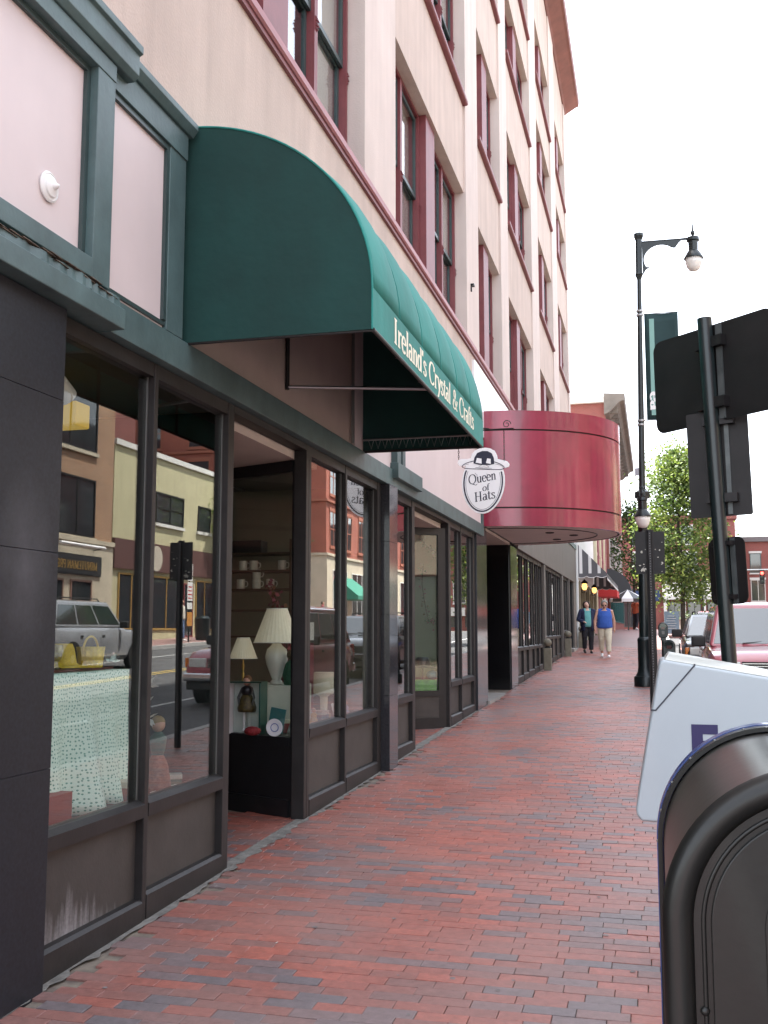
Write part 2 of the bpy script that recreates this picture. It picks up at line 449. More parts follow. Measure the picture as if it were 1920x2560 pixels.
def far_brick_mat():
    m = bpy.data.materials.new('paving_brick_far'); m.use_nodes = True
    n = m.node_tree.nodes; l = m.node_tree.links; b = n['Principled BSDF']
    geo = n.new('ShaderNodeNewGeometry')
    br = n.new('ShaderNodeTexBrick'); br.inputs['Scale'].default_value = 1.0
    br.inputs['Brick Width'].default_value = .206; br.inputs['Row Height'].default_value = .0815; br.inputs['Mortar Size'].default_value = .005
    br.inputs['Color1'].default_value = (.28, .112, .098, 1); br.inputs['Color2'].default_value = (.17, .115, .115, 1); br.inputs['Mortar'].default_value = (.13, .10, .09, 1)
    l.new(geo.outputs['Position'], br.inputs['Vector'])
    t2 = n.new('ShaderNodeTexNoise'); t2.inputs['Scale'].default_value = .9; t2.inputs['Detail'].default_value = 5
    l.new(geo.outputs['Position'], t2.inputs['Vector'])
    mx2 = n.new('ShaderNodeMix'); mx2.data_type = 'RGBA'; mx2.inputs[7].default_value = (.27, .20, .19, 1)
    mr5 = n.new('ShaderNodeMapRange'); mr5.inputs[1].default_value = .4; mr5.inputs[2].default_value = .72; mr5.inputs[3].default_value = .1; mr5.inputs[4].default_value = .5; l.new(t2.outputs['Fac'], mr5.inputs[0]); l.new(mr5.outputs[0], mx2.inputs[0]); l.new(br.outputs['Color'], mx2.inputs[6]); l.new(mx2.outputs[2], b.inputs['Base Color'])
    b.inputs['Roughness'].default_value = .5
    return m
m_brick_far = far_brick_mat()
Y0B, Y1B = 2.1, 36.0
m_sand = M('joint_sand', (.10, .075, .066), .95, vs=9, col2=(.26, .22, .17))
sidewalk = MB()
ysw = [Y0B + (Y1B - Y0B) * i / 10 for i in range(11)]
sidewalk.sheet([[(-1.6, y, g(y) - .011), (2.96, y, g(y) - .011)] for y in ysw])
sidewalk = tag(sidewalk.build('sidewalk', m_sand), kind='structure')
strip('sidewalk_near', -1.6, 2.96, [-20, 0, Y0B], 0, m_brick_far)
strip('sidewalk_far', -1.6, 2.96, [Y1B, 40, 50, 53, 56, 59, 62, 90], 0, m_brick_far)
strip('sidewalk_opposite', 15.15, 18.3, [y for y in YS if y < 100], 0, m_brick_far)
def brick_geo(mb, x, y, z, lx, ly, tx=0, ty=0, dz=.0):
    c = .0016; hx, hy = lx / 2, ly / 2; vs = []
    for zz, k in ((-.02, 0), (-.0014, 0), (0, c)):
        for sx, sy in ((-1, -1), (1, -1), (1, 1), (-1, 1)):
            px, py = sx * (hx - k), sy * (hy - k)
            vs.append((x + px, y + py, z + zz + dz + tx * px + ty * py))
    fs = [(8, 9, 10, 11)]
    for a in (0, 4):
        for i in range(4): fs.append((a + i, a + (i + 1) % 4, a + 4 + (i + 1) % 4, a + 4 + i))
    mb.add(vs, fs)
cs, sn = math.cos(R(14.549)), math.sin(R(14.549)); cp, sp_ = math.cos(R(6.503)), math.sin(R(6.503))
def proj(p):
    v = Vector(p) - CAM
    a = v.dot(Vector((cs, sn, 0))); f = v.dot(Vector((-sn * cp, cs * cp, sp_))); u = v.dot(Vector((sn * sp_, -cs * sp_, cp)))
    return (960 + 2588 * a / f, 1280 - 2588 * u / f, f) if f > .05 else (0, 9999, f)
bricks = []
rng = random.Random(5)
row = 0; y = Y0B
while y < Y1B:
    off = (row % 2) * .103 + rng.uniform(-.045, .045)
    x = 2.955 - .1 - off + .103
    while x > -1.2:
        xr = min(x + .1, 2.955); xl = x - .1
        lim = .02
        if 6.0 < y < 7.75: lim = -1.0 if y < 7.3 else -(y - 6.0) * .0 - .66
        if 11.1 < y < 13.0: lim = -.9
        if xl > lim - .06 and xr - xl > .04:
            xl2 = max(xl, lim)
            if xr - xl2 > .03:
                tn = .66 + .45 * mnoise.noise((x * 1.3, y * .9, 3.1)) + rng.gauss(0, .2)
                if rng.random() < .22: tn -= .38
                tn -= .10 * max(0, x - 1.4)  # greyer towards the kerb: sky reflection painted into the brick tone
                bricks.append(((xl2 + xr) / 2, y + .0408 + rng.uniform(-.0015, .0015), xr - xl2 + .004 - rng.random() * .003, .0797 - rng.random() * .0018, min(1, max(0, tn)), rng.gauss(0, .005), rng.gauss(0, .007), rng.gauss(0, .0009)))
        x -= .206
    y += .0815; row += 1
cand = []
for i, b in enumerate(bricks):
    u, v, f = proj((b[0], b[1], g(b[1])))
    if 60 < u < 1630 and 1500 < v < 2575: cand.append((f, i))
cand.sort()
near_ids = {i for f, i in cand[:300]}
mb = MB(); tones = []
protos = {}
for i, (x, yy, lx, ly, tn, tx, ty, dz) in enumerate(bricks):
    if i in near_ids:
        key = (round(lx, 2), rng.randrange(2))
        if key not in protos:
            q = MB(); brick_geo(q, 0, 0, 0, lx, ly); protos[key] = q.mesh('brick', m_brick_o)
        o = bpy.data.objects.new('brick', protos[key])
        o.location = (x, yy, g(yy) + dz); o.rotation_euler = (math.atan(SL) + ty, -tx, 0)
        o.color = (tn, 0, 0, 1)
        link(o, sidewalk)
    else:
        nf = len(mb.f); brick_geo(mb, x, yy, g(yy), lx, ly, tx, ty + SL, dz)
        tones += [tn] * (len(mb.f) - nf)
me = bpy.data.meshes.new('brick_field'); me.from_pydata(mb.v, [], mb.f); me.materials.append(m_brick_f)
at = me.attributes.new('tone', 'FLOAT', 'FACE'); at.data.foreach_set('value', tones)
bf = bpy.data.objects.new('brick_field', me); link(bf, sidewalk); bf['kind'] = 'stuff'
# ragged grout strip along the foot of the shopfront
mb = MB(); rr = random.Random(3); a = []; b_ = []
yy = 2.0
while yy < 16:
    a.append((-.06, yy, g(yy) + .006)); b_.append((.03 + rr.uniform(-.018, .03), yy, g(yy) + .003)); yy += .06
mb.sheet([a, b_])
tag(mb.build('grout_strip', M('grout', (.17, .16, .145), .95, var=.35, vs=12, bump=.3)), kind='structure')

# chewing-gum spots, scraps and grit trodden into the paving
rr = random.Random(31); mb = MB()
for k in range(110):
    x, yy = rr.uniform(.1, 2.4), 3.0 + 12 * rr.random() ** 1.6; r = rr.uniform(.006, .016)
    mb.add([(x + r * math.cos(a) * rr.uniform(.7, 1.2), yy + r * math.sin(a) * rr.uniform(.7, 1.2), g(yy + r * math.sin(a)) + .0022) for a in (0, .9, 1.8, 2.7, 3.6, 4.5, 5.4)], [tuple(range(7))])
o = mb.build('gum_spots', M('old_gum', (.20, .17, .165), .8, var=.4, vs=30), sidewalk); o['kind'] = 'stuff'
mb = MB()
for k in range(34):
    x, yy = .06 + abs(rr.gauss(0, .45)), 3.2 + 9 * rr.random(); a = rr.uniform(0, 3.1); L_ = rr.uniform(.008, .035); z = g(yy) + .004
    d = Vector((math.cos(a), math.sin(a), SL * math.sin(a))) * L_; e = Vector((-math.sin(a), math.cos(a), 0)) * rr.uniform(.002, .006); p = Vector((x, yy, z))
    mb.add([p, p + d, p + d + e, p + e], [(0, 1, 2, 3)])
o = mb.build('litter_scraps', M('paper_scraps', (.5, .48, .42), .8, var=.3, vs=20), sidewalk); o['kind'] = 'stuff'
# ================================================================ the pink stucco building
BLD = thing('pink_building', 'five-storey pink stucco building with maroon window frames and dark shopfronts', 'building', (-3, 18, g(18)))
XW = 0.0
ROWS = [(5.86, 8.07), (9.50, 11.48), (13.03, 14.62), (15.72, 17.36)]
BAYS = [(4.66, 9.02), (10.24, 14.6), (15.7, 18.3), (19.3, 23.5), (25.0, 28.9), (30.5, 34.2)]
YE = 34.85
# piers, spandrels, wall bands
edges = [1.0] + [v for b in BAYS for v in b] + [YE]
for i in range(0, len(edges), 2):
    MB().box(-.55, XW, edges[i], edges[i + 1], 5.86, 19.6).build('pier', m_stucco2, BLD)
for (a, b) in BAYS:
    zs = [8.07, 9.50, 11.48, 13.03, 14.62, 15.72, 17.36, 19.6]
    for k in range(0, 8, 2):
        MB().box(-.55, -.035, a, b, zs[k], zs[k + 1]).build('spandrel', m_stucco, BLD)
MB().box(-.55, -.012, 1.0, YE, 3.2, 5.80).build('wall', m_stucco, BLD)
MB().box(-9, -.55, 1.0, 1.3, 0, 19.1).box(-9, -.55, YE - .3, YE, 0, 19.1).box(-9.3, -9, 1.0, YE, 0, 19.1).build('rear_wall', m_stucco, BLD)
# belt course under the first window row: maroon moulding with a pinkish face
belt = MB().prism([(-.02, 5.765), (.03, 5.765), (.045, 5.78), (.045, 5.835), (.03, 5.845), (.03, 5.862), (-.02, 5.872)], 'y', 1.0, YE).build('belt_course', m_maroon_l, BLD)
MB().box(-.02, .018, 1.0, YE, 5.725, 5.764).build('belt_shadow_board', m_maroon, belt)
# cornice: sloped maroon soffit with gutter board
MB().prism([(-.6, 19.55), (.0, 19.55), (.06, 19.60), (.40, 19.80), (.48, 19.82), (.50, 19.95), (.50, 20.08), (-.6, 20.15)], 'y', .8, YE + .2).build('cornice', M('brown_cornice', (.20, .075, .06), .6, var=.15, vs=2, streak=.1), BLD)
MB().box(-9.3, -.5, .9, YE, 19.2, 19.6).build('roof', m_dark, BLD)
# windows
m_blind = M('window_blind', (.55, .53, .48), .9, var=.06, vs=1.2)
m_room = M('upper_room', (.05, .05, .05), .9)
XF = -.20                                           # window plane
pane_cache = {}
def shared(key, fn):
    if key not in pane_cache: pane_cache[key] = fn()
    return pane_cache[key]
def mesh_obj(name, me, loc, parent):
    o = bpy.data.objects.new(name, me); o.location = loc; link(o, parent); return o
wrng = random.Random(2)
def double_hung(y0, y1, z0, z1, hooks):
    wd, ht = round(y1 - y0, 3), round(z1 - z0, 3)
    def fr():
        f = .042; m = MB()
        m.box(-.10, .03, 0, f, 0, ht).box(-.10, .03, wd - f, wd, 0, ht).box(-.10, .028, f, wd - f, ht - f, ht).box(-.10, .04, f, wd - f, 0, .05)
        return m.mesh('window', m_maroon)
    w_ = mesh_obj('window', shared(('f', wd, ht), fr), (XF, y0, z0), BLD)
    zm = ht * .5
    def sash(zb, zt, dx):
        def k():
            s = .05; m = MB(); yA, yB = .042, wd - .042
            m.box(dx - .03, dx, yA, yA + s, zb, zt).box(dx - .03, dx, yB - s, yB, zb, zt).box(dx - .03, dx - .002, yA + s, yB - s, zt - s, zt).box(dx - .03, dx - .001, yA + s, yB - s, zb, zb + s)
            return m.mesh('sash', m_sash)
        return k
    def pane(zb, zt, dx):
        def k():
            return MB().box(dx - .019, dx - .015, .092, wd - .092, zb + .05, zt - .05).mesh('pane', m_glass_up)
        return k
    mesh_obj('sash', shared(('s', wd, ht, 1), sash(zm - .02, ht - .055, -.005)), (XF, y0, z0), w_)
    mesh_obj('sash', shared(('s', wd, ht, 0), sash(.05, zm + .02, -.045)), (XF, y0, z0), w_)
    mesh_obj('pane', shared(('p', wd, ht, 1), pane(zm - .02, ht - .055, -.005)), (XF, y0, z0), w_)
    mesh_obj('pane', shared(('p', wd, ht, 0), pane(.05, zm + .02, -.045)), (XF, y0, z0), w_)
    # blind, let down to a different height in each window
    d = wrng.choice([.35, .5, .8, 1.0, 1.0, 1.0])
    zb = z0 + ht * (1 - d) + .03
    MB().box(XF - .095, XF - .09, y0 + .06, y1 - .06, zb, z1 - .03).build('blind', m_blind, w_)
    if hooks:                                       # old shutter hinges on the casing
        for yy in (y0 + .01, y1 - .02):
            h = MB(); zc = z0 + ht * .42
            for q in range(5): h.box(.03, .045 + .008 * (q % 2), -.007, .007, q * .024, q * .024 + .012)
            h.box(.03, .036, -.006, .006, -.01, .12)
            ho = MB(); ho.v = h.v; ho.f = h.f; ho.mi = h.mi
            me = shared('hinge', lambda: ho.mesh('shutter_hinge', m_maroon))
            mesh_obj('shutter_hinge', me, (XF, yy, zc), w_)
for bi, (a, b) in enumerate(BAYS):
    wide = (b - a) > 3.2
    for ri, (z0, z1) in enumerate(ROWS):
        if bi == 0 and ri > 1: continue
        if ri > 0:
            MB().prism([(-.25, z0 - .075), (.03, z0 - .075), (.045, z0 - .06), (.045, z0 - .012), (-.25, z0 + .004)], 'y', a - .0, b + .0).build('sill', m_maroon, BLD)
        c = (a + b) / 2; mw = .26
        MB().box(XF - .1, XF + .12, c - mw, c + mw, z0 + .002, z1 - .002).build('mullion', m_maroon, BLD)
        n = 2 if wide else 1
        for s0, s1 in ((a + .01, c - mw), (c + mw, b - .01)):
            st = (s1 - s0) / n
            for k in range(n): double_hung(s0 + k * st, s0 + (k + 1) * st - .002, z0 + .002, z1 - .004, ri < 2)
        MB().box(-3.0, -2.9, a, b, z0 - .3, z1 + .3).box(-3, -.56, a, b, z0 - .42, z0 - .3).box(-3, -.56, a, b, z1 + .3, z1 + .4).build('room_back', m_room, BLD)
# white sign panel under the belt course above the marquee
MB().box(-.02, .03, 15.05, 20.6, 4.6, 5.64).build('blank_sign_panel', M('white_sign_panel', (.85, .85, .86), .35), BLD)
# downpipe bracket on the pier
MB().box(0, .05, 14.93, 15.02, 6.75, 6.78).box(.0, .02, 14.93, 14.96, 6.66, 6.78).build('wall_bracket', m_bronze, BLD)

# ---------------------------------------------------------------- teal and pink shop fascia (z 3.0 to 4.45)
XT = .07
def fascia(y0, y1):
    return MB().box(-.02, .035, y0, y1, 3.19, 4.3).build('fascia_panel', m_pinkpanel, BLD)
for a, b in ((2.2, 4.07), (4.26, 4.90), (8.6, 9.9), (10.05, 10.3), (10.42, 15.44)): fascia(a, b)
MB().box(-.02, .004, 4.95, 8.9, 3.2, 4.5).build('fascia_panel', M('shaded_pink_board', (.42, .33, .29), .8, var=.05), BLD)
def post(y0, y1, x=XT, z0=3.19, z1=4.3): return MB().box(-.01, x, y0, y1, z0, z1).build('fascia_post', m_teal, BLD, bevel=.004)
post(4.085, 4.245, .095); post(4.905, 5.10, .06); post(9.9, 10.05, .10); post(10.30, 10.42, .06, 3.26); post(15.45, 15.58, .06); post(8.72, 8.82, .03)
# inner mouldings of the first panels
for a, b in ((3.3, 4.085), (4.245, 4.905)):
    m = MB(); z0, z1 = (3.29 if a < 4 else 3.21), 4.215
    m.box(.03, .055, b - .03, b, z0 + .03, z1 - .03).box(.03, .055, a, b, z1 - .03, z1).box(.03, .05, a, b, z0, z0 + .02)
    m.build('panel_moulding', m_sash, BLD)
# top cap, two tiers on the near module
MB().box(-.02, .10, 2.0, 4.245, 4.215, 4.30).prism([(-.02, 4.30), (.11, 4.30), (.135, 4.33), (.135, 4.43), (.155, 4.44), (.155, 4.48), (-.02, 4.50)], 'y', 2.0, 4.40).build('fascia_cap', m_teal, BLD, bevel=.004)
MB().box(-.02, .07, 4.247, 5.10, 4.215, 4.36).prism([(-.02, 4.36), (.085, 4.36), (.115, 4.40), (.115, 4.435), (-.02, 4.45)], 'y', 4.402, 5.13).build('fascia_cap', m_teal, BLD, bevel=.003)
MB().box(-.02, .07, 8.9, 15.58, 4.3, 4.5).build('fascia_cap', m_teal, BLD)
# lower beam; on the near module it stands proud and its top edge is rotten
MB().box(-.03, .06, 4.33, 15.58, 3.015, 3.188).build('fascia_beam', m_teal, BLD, bevel=.004)
nb = MB().box(-.03, .13, 2.0, 4.34, 3.02, 3.12).build('fascia_beam', m_teal, BLD, bevel=.006)
rr = random.Random(8)
m_rot = M('rotten_wood', (.16, .11, .075), .95, col2=(.05, .035, .025), vs=26, bump=.6, bs=60)
top = MB(); prof = []
yy = 2.0
rows = []
while yy < 4.345:
    h = 3.182 + rr.uniform(-.010, .006); d = .112 + rr.uniform(-.012, .006)
    rows.append([(-.02, yy, 3.12), (d + .012, yy, 3.121), (d + .006, yy, h - .012), (d - .015, yy, h), (-.02, yy, h + .012)])
    yy += .035
MB().sheet(rows).build('beam_upper_board', m_teal, BLD)
cr_ = MB()
for k in range(20):
    y0 = 2.9 + k * .066 + rr.uniform(-.02, .02); z0 = 3.172 + rr.uniform(-.02, .012)
    cr_.hexa([(.06, y0, z0), (.122, y0, z0 - .002), (.121, y0 + .11, z0 - .006), (.06, y0 + .11, z0 - .004), (.06, y0, z0 + .004), (.119, y0 + .02, z0 + .003), (.118, y0 + .09, z0 - .001), (.06, y0 + .11, z0 + .001)])
cr_.build('rotten_strip', m_rot, BLD)['kind'] = 'stuff'
MB().box(-.01, .098, 2.0, 4.086, 3.196, 3.288).build('fascia_rail', m_teal, BLD, bevel=.004)
MB().box(-.03, .12, 9.86, 10.97, 3.10, 3.255).build('fascia_beam', m_teal, BLD, bevel=.006)
# round white wall boss on the first pink panel
bd = MB().lathe([(0, .0), (.064, 0), (.068, .010), (.059, .016), (.056, .013), (.048, .016), (.045, .024), (.034, .027), (.018, .033), (.011, .048), (.006, .056), (.0, .058)], (.036, 3.80, 3.51), 28, 'x')
solo(bd, 'alarm_boss', m_white, 'round white alarm boss on the pink panel above the black pier', 'alarm', smooth=True, angle=40)

# ---------------------------------------------------------------- shopfront
def z_base(y): return g(y)
def granite(y0, y1, x0, x1, z1, mat=m_granite, side=True, cuts=()):
    pz = [z_base(y0) - .05] + list(cuts) + [z1]
    p = None
    for k in range(len(pz) - 1):
        o = MB().box(x0, x1, y0, y1, pz[k] + (.001 if k else 0), pz[k + 1] - .001).build('granite_slab', mat, BLD, bevel=.0015)
m_gface = m_granite
def stained_granite():
    m = m_granite.copy(); m.name = 'stained_granite'
    n = m.node_tree.nodes; l = m.node_tree.links; b = n['Principled BSDF']
    geo = n.new('ShaderNodeNewGeometry'); mp = n.new('ShaderNodeMapping'); mp.vector_type = 'TEXTURE'
    mp.inputs['Location'].default_value = (.045, 3.72, 1.86); mp.inputs['Scale'].default_value = (1, .22, .42)
    gr = n.new('ShaderNodeTexGradient'); gr.gradient_type = 'SPHERICAL'
    t = n.new('ShaderNodeTexNoise'); t.inputs['Scale'].default_value = 7; t.inputs['Detail'].default_value = 7
    l.new(geo.outputs['Position'], mp.inputs[0]); l.new(mp.outputs[0], gr.inputs[0]); l.new(geo.outputs['Position'], t.inputs['Vector'])
    mu = n.new('ShaderNodeMath'); mu.operation = 'MULTIPLY'; l.new(gr.outputs['Fac'], mu.inputs[0]); l.new(t.outputs['Fac'], mu.inputs[1])
    m2 = n.new('ShaderNodeMath'); m2.operation = 'MULTIPLY'; m2.inputs[1].default_value = .55; l.new(mu.outputs[0], m2.inputs[0])
    mx = n.new('ShaderNodeMix'); mx.data_type = 'RGBA'; mx.inputs[7].default_value = (.16, .16, .18, 1)
    src = b.inputs['Base Color'].links[0].from_socket
    l.new(m2.outputs[0], mx.inputs[0]); l.new(src, mx.inputs[6]); l.new(mx.outputs[2], b.inputs['Base Color'])
    return m
granite(1.0, 3.97, -.4, .045, 3.015, stained_granite(), cuts=(1.02, 1.93, 2.60))
granite(9.635, 9.96, -.4, .085, 3.012, m_granite_p, cuts=(.98, 1.75, 2.45))
granite(15.07, 16.0, -1.5, .03, 3.14, m_granite_p, cuts=(1.6,))
granite(18.8, 19.7, -1.5, .03, 3.14, m_granite_p, cuts=(1.6,))
SILL = {}
def shop_window(y0, y1, zs, muls, ztop=3.012, x=0.0, first=.05, last=.05, kick=True, post_last=None, inset=.0):
    """a glazed bay: posts, head, sill, panes and kick panels. muls = inner mullion centres"""
    zb = z_base(y0) - .03
    fr = MB(); xo = x
    ys = [y0] + list(muls) + [y1]
    hw = .022
    fr.box(xo - .10, xo, y0, y0 + first, zb, ztop)
    fr.box(xo - .10, xo, y1 - last, y1, zb, ztop)
    for m_ in muls: fr.box(xo - .10, xo, m_ - hw, m_ + hw, zb, ztop)
    root = fr.build('shop_window', m_bronze, BLD, bevel=.004)
    for k in range(len(ys) - 1):
        a = ys[k] + (first if k == 0 else hw); b = ys[k + 1] - (last if k == len(ys) - 2 else hw)
        MB().box(xo - .09, xo - .006, a, b, ztop - .075, ztop).build('head_bar', m_bronze, root)
        MB().prism([(xo - .09, zs - .085), (xo + .002, zs - .085), (xo + .006, zs - .02), (xo - .03, zs), (xo - .09, zs)], 'y', a, b).build('sill_bar', m_bronze, root)
        MB().box(xo - .051, xo - .047, a, b, zs, ztop - .075).build('pane', m_glass, root)
        bead = MB()
        bead.box(xo - .046, xo - .038, a, a + .008, zs, ztop - .075).build('bead', m_bead, root)
        MB().box(xo - .046, xo - .038, b - .008, b, zs, ztop - .075).build('bead', m_bead, root)
        if kick:
            ga = g((a + b) / 2)
            MB().box(xo - .10, xo - .045, a, b, zb, zs - .085).build('kick_panel', m_kick, root)
            MB().prism([(xo - .07, zb), (xo + .004, zb), (xo + .004, g(b) + .095), (xo - .012, g(b) + .11), (xo - .044, g(b) + .112), (xo - .07, g(b) + .112)], 'y', a, b).build('base_rail', m_bronze, root)
    return root
W1 = shop_window(3.97, 5.99, .74, [4.93], first=.02, last=.09)
W2 = shop_window(7.40, 9.63, .88, [8.465], first=.12, last=.12)
W3 = shop_window(9.965, 11.1, .93, [], first=.02, last=.13)
W4 = shop_window(13.05, 15.065, .96, [13.95], first=.13, last=.14)
for a, b in ((5.99, 7.40), (11.1, 13.05)):          # dark head over each recessed entry
    MB().box(-.10, 0, a, b, 2.965, 3.012).build('entry_head', m_bronze, BLD)
# lime bloom rising in streaks on the first kick panel
def lime_mat():
    m = m_kick.copy(); m.name = 'limed_kick_panel'
    n = m.node_tree.nodes; l = m.node_tree.links; b = n['Principled BSDF']
    geo = n.new('ShaderNodeNewGeometry'); mp = n.new('ShaderNodeMapping'); mp.inputs['Scale'].default_value = (1, 30, 3.5)
    t = n.new('ShaderNodeTexNoise'); t.inputs['Scale'].default_value = 1; t.inputs['Detail'].default_value = 4
    l.new(geo.outputs['Position'], mp.inputs[0]); l.new(mp.outputs[0], t.inputs['Vector'])
    t2 = n.new('ShaderNodeTexNoise'); t2.inputs['Scale'].default_value = 70; t2.inputs['Detail'].default_value = 5; l.new(geo.outputs['Position'], t2.inputs['Vector'])
    sx = n.new('ShaderNodeSeparateXYZ'); l.new(geo.outputs['Position'], sx.inputs[0])
    def math_(op, a, bb):
        q = n.new('ShaderNodeMath'); q.operation = op
        for k, v in enumerate((a, bb)):
            if hasattr(v, 'links') or not isinstance(v, (int, float)): l.new(v, q.inputs[k])
            else: q.inputs[k].default_value = v
        return q.outputs[0]
    hz = math_('MULTIPLY', math_('SUBTRACT', sx.outputs[2], .25), 2.6)
    yy = math_('MULTIPLY', math_('ABSOLUTE', math_('SUBTRACT', sx.outputs[1], 4.30), 0), 1.0)
    v = math_('SUBTRACT', math_('SUBTRACT', t.outputs['Fac'], hz), yy)
    v = math_('MULTIPLY', math_('SUBTRACT', v, .06), 2.2)
    v = math_('MULTIPLY', v, math_('ADD', t2.outputs['Fac'], .2))
    cl = n.new('ShaderNodeClamp'); l.new(v, cl.inputs[0]); cl.inputs['Max'].default_value = .8
    mx = n.new('ShaderNodeMix'); mx.data_type = 'RGBA'; mx.inputs[7].default_value = (.30, .29, .30, 1)
    src = b.inputs['Base Color'].links[0].from_socket
    l.new(cl.outputs[0], mx.inputs[0]); l.new(src, mx.inputs[6]); l.new(mx.outputs[2], b.inputs['Base Color'])
    return m
for c_ in W1.children:
    if c_.name.startswith('kick_panel') and c_.data.vertices[0].co.y < 4.5: c_.data.materials[0] = lime_mat()

def slant_window(a, b, zs, ztop, name='return_window'):
    """the glazed side of a recessed entry, from corner a to inner end b (plan points)"""
    a = Vector((a[0], a[1], 0)); b = Vector((b[0], b[1], 0)); d = (b - a).normalized(); L = (b - a).length
    n = Vector((d.y, -d.x, 0))
    if n.y > 0: n = -n
    def bx(m, s0, s1, t0, t1, z0, z1):
        p = [a + d * s0 + n * t0, a + d * s1 + n * t0, a + d * s1 + n * t1, a + d * s0 + n * t1]
        return m.hexa([(q.x, q.y, z0) for q in p] + [(q.x, q.y, z1) for q in p])
    zb = g(a.y) - .03
    m = MB(); bx(m, 0, .12, -.06, .0, zb, ztop)
    root = m.build(name, m_black, BLD)
    m = MB(); bx(m, L - .06, L, -.06, .02, zb, ztop); m.build('post', m_black, root)
    m = MB(); bx(m, .12, L - .06, -.05, .012, ztop - .09, ztop); m.build('head_bar', m_black, root)
    m = MB(); bx(m, .12, L - .06, -.05, .016, zs - .07, zs); m.build('sill_bar', m_black, root)
    m = MB(); bx(m, .12, L - .06, -.026, -.02, zs, ztop - .09); m.build('pane', m_glass, root)
    m = MB(); bx(m, .12, L - .06, -.04, .0, zb, zs - .07); m.build('kick_panel', m_black if a.y < 10 else m_kick, root)
    m = MB(); bx(m, .12, L - .06, -.05, .02, zb, g(a.y) + .13); m.build('base_rail', m_black, root)
    return root
slant_window((-.02, 7.405), (-1.25, 7.93), .80, 2.90)
slant_window((-.03, 13.06), (-1.3, 12.10), .84, 2.90)
MB().box(-1.3, -.10, 5.99, 7.95, 2.90, 2.96).build('entry_soffit', m_soffit, BLD)
MB().box(-1.4, -.10, 11.1, 13.03, 2.90, 2.96).build('entry_soffit', m_soffit, BLD)
for (ya, yb, xd) in ((6.05, 7.75, -1.28), (11.15, 12.0, -1.33)):
    dr = MB().box(xd - .04, xd, ya, ya + .10, g(ya), 2.9).box(xd - .04, xd, yb - .10, yb, g(ya), 2.9).box(xd - .04, xd, ya + .1, yb - .1, 2.2, 2.32).box(xd - .04, xd, ya + .1, yb - .1, g(ya), g(ya) + .25).build('door', m_bronze, BLD)
    MB().box(xd - .025, xd - .018, ya + .1, yb - .1, g(ya) + .25, 2.2).box(xd - .025, xd - .018, ya + .1, yb - .1, 2.32, 2.9).build('pane', m_glass, dr)
    MB().tube([(xd + .05, ya + .14, 1.2), (xd + .05, ya + .14, 1.6)], .012).build('handle', m_chrome, dr)
for ya in (6.0, 11.1):
    MB().box(-1.3, -.1, ya - .09, ya - .0, g(ya) - .03, 2.96).build('entry_wall', m_black, BLD)
# third, black granite entry
MB().box(-1.5, -1.4, 16.0, 18.8, g(16) - .05, 3.14).build('door', m_black, BLD)
MB().box(-1.39, .0, 18.74, 18.797, g(18) - .05, 3.14).build('entry_wall', M('black_gloss_granite', (.006, .006, .007), .16), BLD)
MB().box(-1.39, .06, 16.0, 18.74, g(17) - .06, g(17.4) + .012).build('threshold', m_concrete, BLD)
MB().box(-1.5, .02, 16.0, 18.8, 3.14, 3.19).build('entry_soffit', m_soffit, BLD)
# grey-brown shopfront beyond, panes between dark mullions
m_taupe = M('taupe_panel', (.115, .105, .095), .6, var=.08, vs=2, streak=.1)
W5 = shop_window(19.7, 24.6, 1.28, [20.85, 21.75, 22.8, 23.7], ztop=3.14, first=.25, last=.12)
W6 = shop_window(24.9, 29.6, 1.46, [26.0, 27.0, 28.2], ztop=3.14, first=.1, last=.1)
W7 = shop_window(29.9, 32.0, 1.6, [30.9], ztop=3.14, first=.1, last=.1)
for y0, y1 in ((24.6, 24.9), (29.6, 29.9), (32.0, 32.2), (33.9, 35.0)): MB().box(-.2, .05, y0, y1, g(y0) - .1, 3.14).build('pilaster', m_taupe, BLD)
for y0, y1 in ((19.7, 24.75), (24.755, 29.75), (29.755, 35.0)): MB().box(-.1, .06, y0, y1, 3.145, 4.25).build('fascia_panel', m_taupe, BLD, bevel=.01)
MB().box(-.1, .09, 19.7, 35.0, 4.25, 4.4).build('fascia_cap', m_teal, BLD)
MB().box(-.8, -.7, 32.2, 33.9, .9, 3.14).build('door', m_black, BLD)
for q in (32.2, 33.85): MB().box(-.7, .0, q, q + .05, .9, 3.14).build('entry_wall', m_black, BLD)
MB().box(-.7, .15, 32.2, 33.9, .8, g(33.5) + .06).build('threshold', m_concrete, BLD)
# interiors behind the glass
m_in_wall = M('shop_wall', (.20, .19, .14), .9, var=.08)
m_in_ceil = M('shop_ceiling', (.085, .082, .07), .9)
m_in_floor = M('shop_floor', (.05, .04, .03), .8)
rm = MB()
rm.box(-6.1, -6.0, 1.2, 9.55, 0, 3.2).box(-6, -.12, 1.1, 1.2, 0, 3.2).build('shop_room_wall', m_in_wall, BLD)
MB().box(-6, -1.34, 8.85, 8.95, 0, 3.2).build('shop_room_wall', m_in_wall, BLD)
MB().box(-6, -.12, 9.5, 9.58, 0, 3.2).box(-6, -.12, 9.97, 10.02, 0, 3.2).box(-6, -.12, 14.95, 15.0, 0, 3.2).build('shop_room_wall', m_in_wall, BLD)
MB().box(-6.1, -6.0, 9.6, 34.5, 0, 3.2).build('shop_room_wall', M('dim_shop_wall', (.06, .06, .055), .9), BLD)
MB().box(-6, -.12, 1.2, 5.9, 2.96, 3.02).box(-6, -1.35, 5.9, 9.5, 2.96, 3.02).box(-1.3, -.12, 7.95, 9.5, 2.96, 3.02).build('shop_ceiling', m_in_ceil, BLD)
